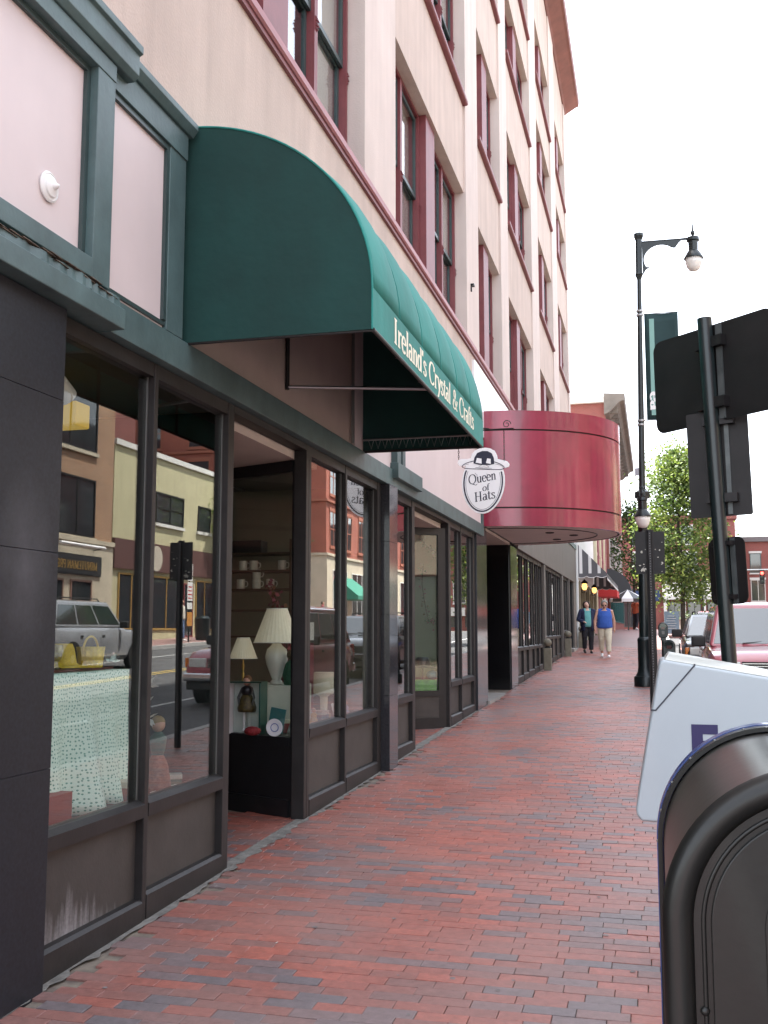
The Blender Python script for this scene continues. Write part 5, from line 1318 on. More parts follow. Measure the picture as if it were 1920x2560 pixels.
# ================================================================ vehicles
m_carwin = M('car_window', (.03, .042, .043), .03, spec=1.0, coat=1.0)
m_amber = M('amber_lens', (.60, .16, .01), .2, coat=.5)
m_lens = M('clear_lens', (.55, .55, .52), .12, coat=.8)
def car(label, loc, rz, L, W, H, paint, group=None, hood=.95, belt=1.02, wb=1.25, roofin=.74, cowl=1.25, roof0=1.95, rear_in=.35, chrome_bumper=False, rack=False, name='parked_car', grille='bar'):
    t = thing(name, label, 'car', loc, group, rz)
    T = Matrix.Translation(loc) @ Matrix.Rotation(rz, 4, 'Z')
    hw = W / 2
    def B(mb, nm, mat, par=None, **k): return mb.xf(T).build(nm, mat, par or t, **k)
    # lower body
    st = [(0, .42, hood - .22, .90), (.06, .34, hood - .14, .95), (.25, .30, hood - .06, .985), (cowl * .55, .28, hood - .012, 1.0), (cowl - .08, .28, hood + .01, 1.0), (cowl + .05, .28, belt, 1.0), (L * .55, .28, belt + .01, 1.0), (L - .45, .30, belt + .01, .99), (L - .08, .36, belt - .01, .96), (L, .45, belt - .08, .92)]
    rows = []
    for y, zl, zt, k in st:
        w_ = hw * k
        half = [(0, zl), (w_ * .85, zl), (w_ * .97, zl + .10), (w_, (zl + zt) / 2), (w_ * .985, zt - .12), (w_ * .93, zt - .03), (w_ * .80, zt), (w_ * .4, zt + .018), (0, zt + .024)]
        rows.append([(x, y, z) for x, z in half] + [(-x, y, z) for x, z in half[-2:0:-1]])
    m = MB().sheet(rows, 0, True); n = len(rows[0])
    m.f.append(tuple(range(n))); m.mi.append(0); m.f.append(tuple(len(m.v) - n + i for i in range(n))[::-1]); m.mi.append(0)
    B(m, 'body', paint, smooth=True, angle=38)
    # cabin
    bw, tw = hw * .93, hw * roofin
    b0, b1, t0, t1 = cowl, L - .12, roof0, L - .12 - rear_in
    zb = belt - .02; zr = H
    c = [(-bw, b0, zb), (bw, b0, zb), (bw, b1, zb), (-bw, b1, zb), (-tw, t0, zr - .03), (tw, t0, zr - .03), (tw, t1, zr - .03), (-tw, t1, zr - .03)]
    B(MB().hexa(c), 'cabin', paint, bevel=.05, seg=3)
    B(MB().hexa([(-tw * .93, t0 + .1, zr - .035), (tw * .93, t0 + .1, zr - .035), (tw * .93, t1 - .08, zr - .035), (-tw * .93, t1 - .08, zr - .035), (-tw * .8, t0 + .25, zr), (tw * .8, t0 + .25, zr), (tw * .8, t1 - .2, zr), (-tw * .8, t1 - .2, zr)]), 'roof', paint, bevel=.02)
    C = [Vector(p) for p in c]
    def pane(q, ins, nm, off=.006):
        q = [Vector(p) for p in q]; ce = sum(q, Vector()) / 4; nrm = (q[1] - q[0]).cross(q[3] - q[0]).normalized()
        if nrm.dot(ce - Vector((0, (b0 + b1) / 2, zb))) < 0: nrm = -nrm
        q = [p.lerp(ce, 0) + (ce - p).normalized() * ins for p in q]
        return B(MB().hexa([p - nrm * .012 for p in q] + [p + nrm * off for p in q]), nm, m_carwin, bevel=.004)
    ws = pane([C[0].lerp(C[4], .03), C[1].lerp(C[5], .03), C[5].lerp(C[1], .06), C[4].lerp(C[0], .06)], .075, 'windshield')
    pane([C[3].lerp(C[7], .08), C[2].lerp(C[6], .08), C[6].lerp(C[2], .1), C[7].lerp(C[3], .1)], .08, 'rear_window')
    for s in (-1, 1):
        A = (C[0], C[3], C[7], C[4]) if s < 0 else (C[1], C[2], C[6], C[5])
        fr = (0.03, .36, .66, .97)
        for k in range(3):
            lo0 = A[0].lerp(A[1], fr[k]); lo1 = A[0].lerp(A[1], fr[k + 1]); hi0 = A[3].lerp(A[2], fr[k]); hi1 = A[3].lerp(A[2], fr[k + 1])
            pane([lo0.lerp(hi0, .10), lo1.lerp(hi1, .10), hi1.lerp(lo1, .12), hi0.lerp(lo0, .12)], .035, 'side_window')
        for k in range(1, 3):
            yy = b0 + (b1 - b0) * fr[k]
            B(MB().box(s * (hw * 1.002) - .004, s * (hw * 1.002) + .004, yy - .14, yy - .02, .86, .90), 'door_handle', m_rubber)
        mb_ = MB().box(min(s * (hw - .02), s * (hw + .20)), max(s * (hw - .02), s * (hw + .20)), cowl + .22, cowl + .34, belt - .02, belt + .15)
        mi = B(mb_, 'mirror', m_rubber, bevel=.03)
        # lights
        x0, x1 = sorted((s * hw * .50, s * hw * .86))
        B(MB().box(x0, x1, -.012, .05, hood - .33, hood - .18), 'headlight', m_lens, bevel=.015)
        x0, x1 = sorted((s * hw * .865, s * hw * .962))
        B(MB().box(x0, x1, .03, .16, hood - .33, hood - .18), 'turn_signal', m_amber, bevel=.01)
        x0, x1 = sorted((s * hw * .78, s * hw * .95))
        B(MB().box(x0, x1, L - .06, L + .01, .7, .98), 'tail_light', M('red_lens', (.3, .01, .01), .2, coat=.5), bevel=.01)
    gr = B(MB().box(-hw * .48, hw * .48, -.008, .06, hood - .34, hood - .18), 'grille', m_rubber)
    for k in range(4): B(MB().box(-hw * .47, hw * .47, -.014, .0, hood - .325 + k * .038, hood - .315 + k * .038), 'grille_bar', m_chrome if chrome_bumper else m_black, gr)
    bmat = m_chrome if chrome_bumper else paint
    B(MB().box(-hw * .95, hw * .95, -.10, .12, .42, .56), 'bumper', bmat, bevel=.03)
    B(MB().box(-hw * .9, hw * .9, -.04, .12, .28, .42), 'valance', m_rubber, bevel=.02)
    B(MB().box(-hw * .95, hw * .95, L - .10, L + .10, .42, .60), 'bumper', bmat, bevel=.03)
    for s in (-.35, .18):
        a = C[0].lerp(C[1], .5 + s * .9); 
        p0 = Vector((hw * (s + .0), cowl + .03, belt + .035)); p1 = Vector((hw * (s + .55), cowl + .10, belt + .075))
        B(MB().tube([p0, p1], .009, 6), 'wiper', m_rubber)
    for y in (.80, L - .92):
        for s in (-1, 1):
            xo = s * (hw - .02)
            B(MB().lathe([(.40, 0), (.40, s * .026), (.33, s * .026)], (xo, y, .36), 28, 'x'), 'wheel_arch', m_rubber)
            wh = B(MB().lathe([(.19, s * -.18), (.33, s * -.17), (.345, s * -.12), (.345, s * .005), (.33, s * .03), (.21, s * .034), (.20, s * .01)], (xo, y, .345), 28, 'x'), 'wheel', m_rubber, smooth=True, angle=40)
            B(MB().lathe([(.205, s * .012), (.20, s * .03), (.17, s * .015), (.07, s * .03), (.05, s * .04), (0, s * .042)], (xo, y, .345), 20, 'x'), 'rim', m_alum, wh, smooth=True, angle=40)
    if rack:
        for s in (-1, 1): B(MB().tube([(s * tw * .85, t0 + .25, zr - .02), (s * tw * .85, t0 + .35, zr + .05), (s * tw * .85, t1 - .3, zr + .05), (s * tw * .85, t1 - .2, zr - .02)], .016, 6), 'roof_rail', m_rubber)
    return t
def paint(name, col, **k): return M(name, col, .28, var=.04, coat=1.0, **k)
p_red = paint('rose_red_paint', (.34, .075, .095)); p_blk = paint('black_car_paint', (.010, .011, .013)); p_sil = paint('grey_silver_paint', (.33, .34, .37), metal=.25)
rdz = lambda y: g(y) - .13
def place(x, y): return (x, y, rdz(y))
def carup(t): return t
car('rose red parked SUV facing the viewer behind the white drop box', place(4.17, 16.1), 0, 4.5, 1.74, 1.71, p_red, 'cars parked at the kerb', hood=.98, belt=1.02, cowl=1.15, roof0=1.75, chrome_bumper=True)
car('black parked car behind the rose red one', place(4.0, 22.4), 0, 4.6, 1.80, 1.45, p_blk, 'cars parked at the kerb', hood=.90, belt=.95, cowl=1.25, roof0=1.95, rack=True)
car('silver grey SUV with roof rails driving away on the far side of the street', (11.6, 25.9, rdz(24)), R(180), 4.8, 1.88, 1.76, p_sil, None, hood=1.05, belt=1.10, cowl=1.35, roof0=1.9, rack=True, name='moving_car')
car('small red car waiting near the far crossing', place(6.2, 74.0), 0, 4.3, 1.75, 1.42, paint('far_red_paint', (.30, .03, .03)), None, hood=.88, belt=.92, name='moving_car')
# ================================================================ people
def person(label, loc, rz, H=1.65, heavy=1.0, stride=.2, arms=((-.06, .0), (-.06, .0)), sleeve='short', top=(.02, .1, .4), pants=(.02, .02, .02), capri=False, shoes=(.7, .7, .7), hair=(.05, .03, .02), hairstyle='short', head_tilt=0.0, head_nod=0.0, skin=None, group=None, jacket=None, glasses=False, elbow=((0, 0), (0, 0)), vox=.013):
    t = thing('person', label, 'person', loc, group, rz)
    s = H / 1.76
    T = Matrix.Translation(loc) @ Matrix.Rotation(rz, 4, 'Z') @ Matrix.Scale(s, 4)
    hv = heavy
    sk = skin or m_skin
    def mat(nm, c): return M('cloth_%s_%d_%d_%d' % (nm, c[0] * 999, c[1] * 999, c[2] * 999), c, .85, var=.10, vs=14, bump=.25, bs=25)
    def fin(mb, nm, m_, rem=True, it=4):
        o = mb.xf(T).build(nm, m_, t, smooth=True)
        if rem: remesh(o, vox * s, it)
        return o
    tor = [(.86, .15, .74), (.92, .175, .74), (1.02, .165, .76), (1.12, .158, .74), (1.24, .168, .68), (1.34, .172, .62), (1.40, .15, .6), (1.44, .08, .8), (1.47, .055, 1)]
    def torso(mb, k=0.0, z0=.8, z1=1.5, tops=tor):
        n = 20; rows = []
        for z, r, d in tops:
            if z < z0 - 1e-6 or z > z1 + 1e-6: continue
            bw = hv if z < 1.3 else 1 + (hv - 1) * .5
            if z > 1.41: bw = 1
            rw, rd = (r * bw + k), (r * d * (1 + (bw - 1) * 1.6) + k)
            fy = -.03 * (hv - 1) * 6 * math.exp(-((z - 1.08) / .16) ** 2)
            rows.append([(rw * math.cos(2 * math.pi * i / n), fy * .5 + rd * math.sin(2 * math.pi * i / n), z) for i in range(n)])
        o = len(mb.v); mb.sheet(rows, 0, True); mb.f.append(tuple(o + i for i in range(n))); mb.mi.append(0); mb.f.append(tuple(len(mb.v) - n + i for i in range(n))); mb.mi.append(0)
    legs = []
    for sd in (-1, 1):
        f = stride * sd
        hip = Vector((sd * .088, 0, .90)); foot = Vector((sd * .10, -f, .08 + (.045 if f < 0 else 0))); knee = (hip + foot) / 2 + Vector((sd * .012, -.045 - .02 * (f < 0), .02))
        legs.append((hip, knee, foot, f))
    def leg(mb, k, upto=1.0, r=(.092, .062, .040)):
        for hip, knee, foot, f in legs:
            e = knee.lerp(foot, upto)
            mb.tube([hip + Vector((0, 0, .03)), hip, hip.lerp(knee, .5), knee, knee.lerp(e, .4), e], [r[0] * hv + k, r[0] * hv + k, (r[0] + r[1]) / 2 * hv + k, r[1] * (1 + (hv - 1) * .5) + k, r[1] * .95 + k, r[2] + k + (.012 if upto < 1 else 0)], 14)
    arm = []
    for i, sd in enumerate((-1, 1)):
        sh = Vector((sd * (.165 + .03 * hv), 0, 1.385)); sw, out = arms[i]; eb = elbow[i]
        el = sh + Vector((sd * (.05 + out), -sw * .5 + .02, -.285)); wr = el + Vector((sd * (.01 + eb[0]), -.05 - sw * .5 - eb[1], -.24 + abs(eb[1]) * .8 + abs(eb[0]) * .55))
        arm.append((sh, el, wr))
    def armt(mb, k, upto, i=None):
        for q, (sh, el, wr) in enumerate(arm):
            pts = [Vector((sh.x * .55, 0, sh.z + .01)), sh, sh.lerp(el, .5), el, el.lerp(wr, .5), wr]; rad = [.06, .056, .048, .042, .039, .027]
            n = {'none': 0, 'short': 3, 'long': 6}[upto]
            if n: mb.tube(pts[:n], [r * (1 + (hv - 1) * .6) + k for r in rad[:n]], 12)
    # body: one continuous surface
    b = MB(); torso(b); leg(b, 0); armt(b, 0, 'long')
    b.tube([(0, 0, 1.42), (0, -.005, 1.5), (0, -.01, 1.54)], [.058, .05, .05], 14)
    for sh, el, wr in arm:
        d = (wr - el).normalized(); sdx = Vector((0, 1, 0)) if abs(d.y) < .8 else Vector((0, 0, 1)); c = d.cross(sdx).normalized(); wide = c.cross(d).normalized()
        b.tube([wr, wr + d * .045, wr + d * .085], [.026, .033, .031], 10, sq=(1, 1))
        for k in range(4):
            o_ = wide * (-.026 + .0175 * k); ln = (.062, .075, .07, .055)[k]
            b.tube([wr + d * .08 + o_, wr + d * (.08 + ln * .55) + o_ - c * .004, wr + d * (.08 + ln) + o_ - c * .014], [.0105, .0095, .008], 6)
        b.tube([wr + d * .02 - wide * .022, wr + d * .055 - wide * .05, wr + d * .085 - wide * .052], [.013, .011, .009], 6)
    HM = Matrix.Translation((0, -.01, 1.50)) @ Matrix.Rotation(head_tilt, 4, 'Y') @ Matrix.Rotation(head_nod, 4, 'X') @ Matrix.Translation((0, .01, -1.50))
    hd = MB().ball((0, -.018, 1.585), .082, 18, sx=.93, sy=1.12, sz=1.36)
    hd.ball((0, -.045, 1.535), .055, 12, sx=.95, sy=.9, sz=.8)
    hd.tube([(0, -.105, 1.60), (0, -.125, 1.568), (0, -.108, 1.558)], [.010, .015, .012], 8)
    for sd in (-1, 1): hd.ball((sd * .078, .0, 1.58), .024, 8, sx=.4, sy=.7, sz=1.2)
    hd.xf(HM); b.add(hd.v, hd.f)
    fin(b, 'body', sk)
    fc = MB()
    for sd in (-1, 1): fc.ball((sd * .032, -.098, 1.592), .011, 8, sy=.5, sz=.6)
    fc.xf(HM); 
    if glasses:
        gm = MB()
        for sd in (-1, 1): gm.ball((sd * .036, -.102, 1.592), .030, 10, sy=.4, sz=.75)
        gm.tube([(-.08, -.02, 1.6), (-.066, -.095, 1.6), (0, -.112, 1.6), (.066, -.095, 1.6), (.08, -.02, 1.6)], .004, 5).xf(HM)
        fin(gm, 'sunglasses', m_black, False)
    else: fin(fc, 'eyes', m_black, False)
    mo = MB().tube([(-.026, -.100, 1.530), (0, -.108, 1.524), (.026, -.100, 1.530)], [.003, .006, .003], 6).xf(HM); fin(mo, 'mouth', M('lips', (.35, .10, .09), .5), False)
    hr = MB(); hr.ball((0, .004, 1.614), .097, 18, sx=1.0, sy=1.12, sz=1.22)
    rr = random.Random(int(H * 1000))
    if hairstyle == 'curly':
        for k in range(70):
            a = rr.uniform(0, 2 * math.pi); z = rr.uniform(-.1, 1); q = math.sqrt(max(0, 1 - z * z))
            if math.sin(a) * q < -.55 and z < .45: continue
            hr.ball((.092 * q * math.cos(a), .006 + .10 * q * math.sin(a), 1.615 + .112 * z), .021, 6)
    if hairstyle == 'long':
        for sd in (-1, 1): hr.tube([(sd * .05, -.03, 1.70), (sd * .088, .0, 1.64), (sd * .095, .02, 1.54), (sd * .085, .04, 1.44)], [.03, .036, .034, .02], 10)
        hr.tube([(0, .06, 1.62), (0, .085, 1.52), (0, .075, 1.42)], [.085, .08, .05], 12, sq=(.6, 1.1))
    hv_ = [p for p in hr.v]
    # keep the hair off the face: pull vertices in front of the brow back
    hr.v = [(x, max(y, -.062) if z > 1.640 else (max(y, -.02 if z > 1.60 else .02) if abs(x) < .07 else max(y, -.045)), z) for x, y, z in hv_]
    hr.xf(HM); fin(hr, 'hair', M('hair_%d' % int(hair[0] * 1000), hair, .7, var=.3, vs=60, bump=.6, bs=70), True, 2)
    # clothing
    c = MB(); torso(c, .014, .85, 1.405)
    c.tube([(-.19, .0, 1.345), (-.15, .0, 1.385), (-.085, .0, 1.405), (0, .022, 1.41), (.085, .0, 1.405), (.15, .0, 1.385), (.19, .0, 1.345)], [.066, .078, .080, .066, .080, .078, .066], 14)
    armt(c, .012, sleeve if not jacket else 'short')
    fin(c, 'top', mat('t', top), True, 3)
    if jacket:
        j = MB()
        for sd in (-1, 1):
            n = 14; rows = []
            for z, r, d in [(.74, .19, .76)] + tor[:7]:
                bw = hv
                rows.append([(sd * (r * bw + .03) * math.cos(u), (r * d * (1 + (bw - 1) * 1.6) + .032) * math.sin(u), z) for u in (R(-62 + 152 * i / n) for i in range(n + 1))])
            o_ = len(j.v); j.sheet(rows)
        armt(j, .024, 'long')
        jo = j.xf(T).build('cardigan', mat('j', jacket), t, smooth=True); q = jo.modifiers.new('s', 'SOLIDIFY'); q.thickness = .014
    p = MB(); torso(p, .010, .85, 1.0); leg(p, .016, .80 if capri else .93, (.095, .068, .046))
    fin(p, 'trousers', mat('p', pants), True, 3)
    for hip, knee, foot, f in legs:
        sh_ = MB(); up = foot.z - .08
        sh_.tube([foot + Vector((0, .055, -.045)), foot + Vector((0, .01, -.04)), foot + Vector((0, -.08, -.05 - up * .5)), foot + Vector((0, -.155, -.058 - up * .8)), foot + Vector((0, -.18, -.06 - up * .9))], [.034, .043, .042, .036, .02], 12, sq=(1, 1))
        fin(sh_, 'shoe', M('shoe_%d' % int(shoes[0] * 999), shoes, .5), False)
    return t
m_skin2 = M('skin_light', (.58, .36, .28), .5, var=.06, vs=9)
person('woman in blue sleeveless top and cream capri trousers walking on the sidewalk', (1.20, 29.5, g(29.5)), R(3), 1.60, 1.30, .17, ((.10, .03), (-.06, .02)), 'none', (.035, .105, .42), (.62, .58, .45), True, (.85, .85, .86), (.30, .29, .27), 'curly', R(3), R(16), glasses=True)
w1 = person('woman in navy cardigan and turquoise top walking beside the building', (.60, 31.6, g(31.6)), R(12), 1.58, 1.20, .05, ((.10, .05), (.05, .05)), 'long', (.13, .38, .38), (.014, .015, .022), False, (.02, .02, .02), (.03, .018, .012), 'long', R(-13), R(-8), skin=m_skin2, jacket=(.014, .018, .055), elbow=((-.16, .10), (0, .0)))
bg_ = thing('handbag', 'pale pink handbag hanging between the two women', 'bag', (.93, 31.45, g(31.4) + .62), None)
rows = []
for k in range(8):
    tt = k / 7; rw = .13 * (1 - .25 * tt); rd = .06 * (1 - .3 * tt)
    rows.append([(.93 + rw * math.cos(a) * (1 if abs(math.cos(a)) < .9 else .97), 31.45 + rd * math.sin(a), g(31.4) + .58 + .22 * tt) for a in (2 * math.pi * i / 20 for i in range(20))])
m = MB().sheet(rows, 0, True); m.f.append(tuple(range(20))); m.mi.append(0); m.f.append(tuple(140 + i for i in range(20))); m.mi.append(0)
m.build('pouch', M('pink_leather', (.62, .36, .33), .5, var=.1), bg_, smooth=True, angle=50)
MB().tube([(.93 + .09 * math.cos(a), 31.45, g(31.4) + .78 + .18 * math.sin(a)) for a in (math.pi * i / 12 for i in range(13))], .010, 6).build('strap', M('pink_leather', (0, 0, 0)), bg_)
person('man in orange-red shirt and dark trousers beyond the lamp post', (1.58, 58.0, g(58)), R(150), 1.76, 1.05, .15, top=(.42, .10, .05), pants=(.02, .02, .03), vox=.018)
GP = 'people on the far pavement'
person('man in pale patterned shirt and jeans on the opposite sidewalk', (16.3, 39.6, g(39.6)), R(-90), 1.76, 1.1, .14, top=(.50, .46, .40), pants=(.09, .13, .22), hair=(.03, .02, .02), vox=.018, group=GP)
person('person in green top and black trousers by the tan brick building', (17.0, 34.6, g(34.6)), R(-80), 1.65, 1.1, .1, top=(.02, .16, .07), pants=(.02, .02, .02), vox=.018, group=GP)
person('person in dark red shirt on the opposite corner', (16.2, 58.0, g(58)), R(-120), 1.72, 1.0, .18, top=(.22, .03, .05), pants=(.05, .05, .06), vox=.02, group=GP)
person('person in blue sleeveless shirt on the opposite corner', (16.0, 61.0, g(61)), R(170), 1.70, 1.0, .18, sleeve='none', top=(.05, .12, .35), pants=(.35, .32, .28), vox=.02, group=GP)
# ================================================================ the rest of the street
def brickmat(name, c1, c2, mortar, sc=1.0):
    m = bpy.data.materials.new(name); m.use_nodes = True
    n = m.node_tree.nodes; l = m.node_tree.links; b = n['Principled BSDF']; b.inputs['Roughness'].default_value = .85
    geo = n.new('ShaderNodeNewGeometry'); mp = n.new('ShaderNodeMapping'); sp3 = n.new('ShaderNodeSeparateXYZ'); cb = n.new('ShaderNodeCombineXYZ'); ad = n.new('ShaderNodeMath')
    l.new(geo.outputs['Position'], sp3.inputs[0]); l.new(sp3.outputs[0], ad.inputs[0]); l.new(sp3.outputs[1], ad.inputs[1]); l.new(ad.outputs[0], cb.inputs[0]); l.new(sp3.outputs[2], cb.inputs[1])
    br = n.new('ShaderNodeTexBrick'); br.inputs['Scale'].default_value = sc; br.inputs['Brick Width'].default_value = .22; br.inputs['Row Height'].default_value = .075; br.inputs['Mortar Size'].default_value = .008
    br.inputs['Color1'].default_value = (*c1, 1); br.inputs['Color2'].default_value = (*c2, 1); br.inputs['Mortar'].default_value = (*mortar, 1)
    l.new(cb.outputs[0], br.inputs['Vector'])
    t = n.new('ShaderNodeTexNoise'); t.inputs['Scale'].default_value = .7; t.inputs['Detail'].default_value = 6; l.new(geo.outputs['Position'], t.inputs['Vector'])
    mr = n.new('ShaderNodeMapRange'); mr.inputs[3].default_value = .7; mr.inputs[4].default_value = 1.25; l.new(t.outputs['Fac'], mr.inputs[0])
    mx = n.new('ShaderNodeMix'); mx.data_type = 'RGBA'; mx.blend_type = 'MULTIPLY'; mx.inputs[0].default_value = 1; l.new(br.outputs['Color'], mx.inputs[6]); l.new(mr.outputs[0], mx.inputs[7]); l.new(mx.outputs[2], b.inputs['Base Color'])
    return m
m_tan = brickmat('tan_brick', (.36, .19, .10), (.30, .15, .08), (.34, .30, .24))
m_redb = brickmat('red_brick', (.24, .060, .048), (.20, .05, .042), (.22, .12, .10))
m_redb2 = brickmat('dark_red_brick', (.20, .050, .040), (.16, .045, .038), (.17, .10, .09))
m_creamw = M('cream_render', (.46, .42, .26), .85, var=.06, vs=1, streak=.08)
m_stone = M('pale_stone', (.48, .42, .32), .85, var=.12, vs=2, bump=.15)
m_farglass = M('far_window_glass', (.03, .035, .04), .05, spec=.9, coat=.6)
m_trimw = M('trim_white', (.62, .61, .57), .7)
def wbox(mb, ax, face, a0, a1, z0, z1, d0, d1):
    """box on a facade: ax 'x+' faces +X, 'x-' faces -X, 'y-' faces -Y; a along the wall; d outward depth"""
    if ax == 'x+': return mb.box(face + d0, face + d1, a0, a1, z0, z1)
    if ax == 'x-': return mb.box(face - d1, face - d0, a0, a1, z0, z1)
    return mb.box(a0, a1, face - d1, face - d0, z0, z1)
def fwin(par, ax, face, a0, a1, z0, z1, frame, sill=None, mull=1, lintel=None, tran=False, inset=.0):
    m = MB(); f = .07 * min(1, (a1 - a0))
    wbox(m, ax, face, a0, a0 + f, z0, z1, -.02, .05); wbox(m, ax, face, a1 - f, a1, z0, z1, -.02, .05); wbox(m, ax, face, a0 + f, a1 - f, z1 - f, z1, -.02, .048); wbox(m, ax, face, a0 + f, a1 - f, z0, z0 + f, -.02, .048)
    for k in range(1, mull + 1):
        c = a0 + (a1 - a0) * k / (mull + 1); wbox(m, ax, face, c - f * .4, c + f * .4, z0 + f, z1 - f, -.02, .04)
    if tran: wbox(m, ax, face, a0 + f, a1 - f, z0 + (z1 - z0) * .5 - .03, z0 + (z1 - z0) * .5 + .03, -.02, .035)
    w_ = m.build('window', frame, par)
    wbox(MB(), ax, face, a0 + f, a1 - f, z0 + f, z1 - f, .003, .012).build('pane', m_farglass, w_)
    if sill: wbox(MB(), ax, face, a0 - .08, a1 + .08, z0 - .14, z0 - .005, -.01, .10).build('sill', sill, w_)
    if lintel: wbox(MB(), ax, face, a0 - .08, a1 + .08, z1 + .005, z1 + .22, -.01, .06).build('lintel', lintel, w_)
    return w_
# ---------------- opposite side: tan brick print shop
OX = 18.0
ob = thing('tan_brick_building', 'tan brick building with strip windows and stone shop level across the street', 'building', (OX, 28, g(28)))
MB().box(OX, OX + 12, 14, 36.75, .2, 12.6).build('wall', m_tan, ob)
for a0, a1 in ((18.2, 22.4), (22.9, 27.0), (27.6, 31.2), (31.6, 35.4)):
    fwin(ob, 'x-', OX, a0, a1, 5.08, 7.30, m_bronze, m_stone, 2); fwin(ob, 'x-', OX, a0, a1, 8.34, 10.7, m_bronze, m_stone, 1)
wbox(MB(), 'x-', OX, 14, 36.75, 4.85, 5.02, -.01, .16).build('stone_belt', m_stone, ob)
wbox(MB(), 'x-', OX, 14, 36.75, .2, 4.85, -.01, .08).build('stone_front', m_stone, ob)
wbox(MB(), 'x-', OX, 31.6, 35.8, 3.62, 4.38, .08, .14).build('sign_board', M('charcoal_board', (.03, .03, .032), .5), ob)
letters('MINUTEMAN PRESS', (OX - .15, 35.45, 3.84), (0, -1, 0), (0, 0, 1), (-1, 0, 0), (.30), 3.2, thick=.20, thin=.10, proud=.012).build('sign_lettering', M('gold_letters', (.55, .36, .14), .35, metal=.6), ob)
MB().tube([(OX - .55, 35.3, 4.68), (OX - .55, 32.2, 4.68)], .06, 8).build('sign_tube_light', m_white, ob)
MB().tube([(OX, 35.3, 4.6), (OX - .55, 35.3, 4.68)], .025, 6).build('light_bracket', m_bronze, ob)
for a0, a1 in ((20, 24), (25, 29), (29.4, 33.2)): fwin(ob, 'x-', OX - .08, a0, a1, g(28) + .5, 3.45, M('rosy_frame', (.28, .16, .12), .6), None, 2)
fwin(ob, 'x-', OX - .08, 33.7, 35.2, g(34), 3.45, M('rosy_frame', (0, 0, 0)), None, 0)
# ---------------- cream rendered building
cb_ = thing('cream_building', 'low cream rendered building with white coping across the street', 'building', (OX, 41, g(41)))
MB().box(OX, OX + 10, 36.8, 47.0, .4, 9.0).build('wall', m_creamw, cb_)
wbox(MB(), 'x-', OX, 36.78, 47.1, 9.0, 9.22, -.3, .10).build('coping', m_trimw, cb_)
fwin(cb_, 'x-', OX, 40.25, 43.05, 6.2, 7.55, m_bronze, m_trimw, 1, None, True); fwin(cb_, 'x-', OX, 44.6, 46.0, 6.2, 7.4, m_bronze, m_trimw, 0)
wbox(MB(), 'x-', OX, 36.8, 47.0, 4.05, 5.25, .0, .12).build('shop_fascia', M('brown_fascia', (.10, .045, .04), .6), cb_)
MB().lathe([(.0, .0), (.55, 0), (.55, .03), (.48, .04), (.48, .03), (0, .03)], (OX - .16, 40.2, 4.62), 24, 'x').build('round_emblem', M('pale_emblem', (.45, .40, .33), .6), cb_)
for a0, a1 in ((37.3, 39.4), (40.0, 43.0), (44.6, 46.6)): fwin(cb_, 'x-', OX, a0, a1, g(41) + .4, 3.9, M('oak_frame', (.35, .22, .06), .5), None, 1)
fwin(cb_, 'x-', OX, 43.3, 44.3, g(44), 3.7, m_maroon, None, 0)
# ---------------- red corner building with stone base beyond a side street
rc = thing('red_corner_building', 'tall red brick corner building with pale stone ground floor across the side street', 'building', (OX, 72, g(72)))
m_orange = brickmat('orange_red_brick', (.33, .085, .05), (.28, .07, .045), (.26, .13, .10))
MB().box(OX, OX + 16, 64.4, 96, 6.55, 17.5).build('wall', m_orange, rc)
MB().box(OX - .04, OX + 16, 64.36, 96, .5, 6.45).build('stone_base', m_stone, rc)
m_terr = M('terracotta', (.30, .10, .06), .7)
for z0 in (6.45, 10.05, 13.6, 16.6):
    MB().box(OX - .14, OX + 16, 64.26, 96, z0, z0 + .16 + .2 * (z0 > 16)).build('belt_course', m_stone if z0 < 7 else m_terr, rc)
for z0, z1 in ((7.1, 9.5), (10.6, 13.1), (14.0, 16.2)):
    for k in range(9): fwin(rc, 'x-', OX, 65.2 + k * 3.3, 66.9 + k * 3.3, z0, z1, m_terr, m_terr, 1, m_terr, True)
    for k in range(4): fwin(rc, 'y-', 64.4, OX + 1.2 + k * 3.6, OX + 2.8 + k * 3.6, z0, z1, m_terr, m_terr, 0, m_terr, True)
for k in range(6): fwin(rc, 'x-', OX - .04, 65.6 + k * 4.8, 69.2 + k * 4.8, g(66) + .4, 5.6, m_trimw, None, 2)
for k in range(3): fwin(rc, 'y-', 64.36, OX + 1.0 + k * 4.4, OX + 3.2 + k * 4.4, g(66) + .8, 5.4, m_trimw, None, 1)
ga = thing('green_shed_awning', 'plain green shed awning on the red corner building', 'awning', (OX, 69, 4.0))
MB().prism([(OX - .05, 5.2), (OX - 1.6, 3.9), (OX - 1.6, 3.65), (OX - .05, 3.65)], 'y', 66.5, 70.5).build('canopy', M('awning_green2', (.02, .16, .11), .8), ga)
bb = thing('brown_back_building', 'dark red brick building rising behind the cream one', 'building', (OX + 12, 50, g(50)))
MB().box(OX + 10.5, OX + 24, 40, 58, .5, 16).build('wall', m_redb2, bb)
for k in range(4): fwin(bb, 'x-', OX + 10.5, 41 + k * 4, 43 + k * 4, 11, 13.5, m_trimw, m_trimw, 1)
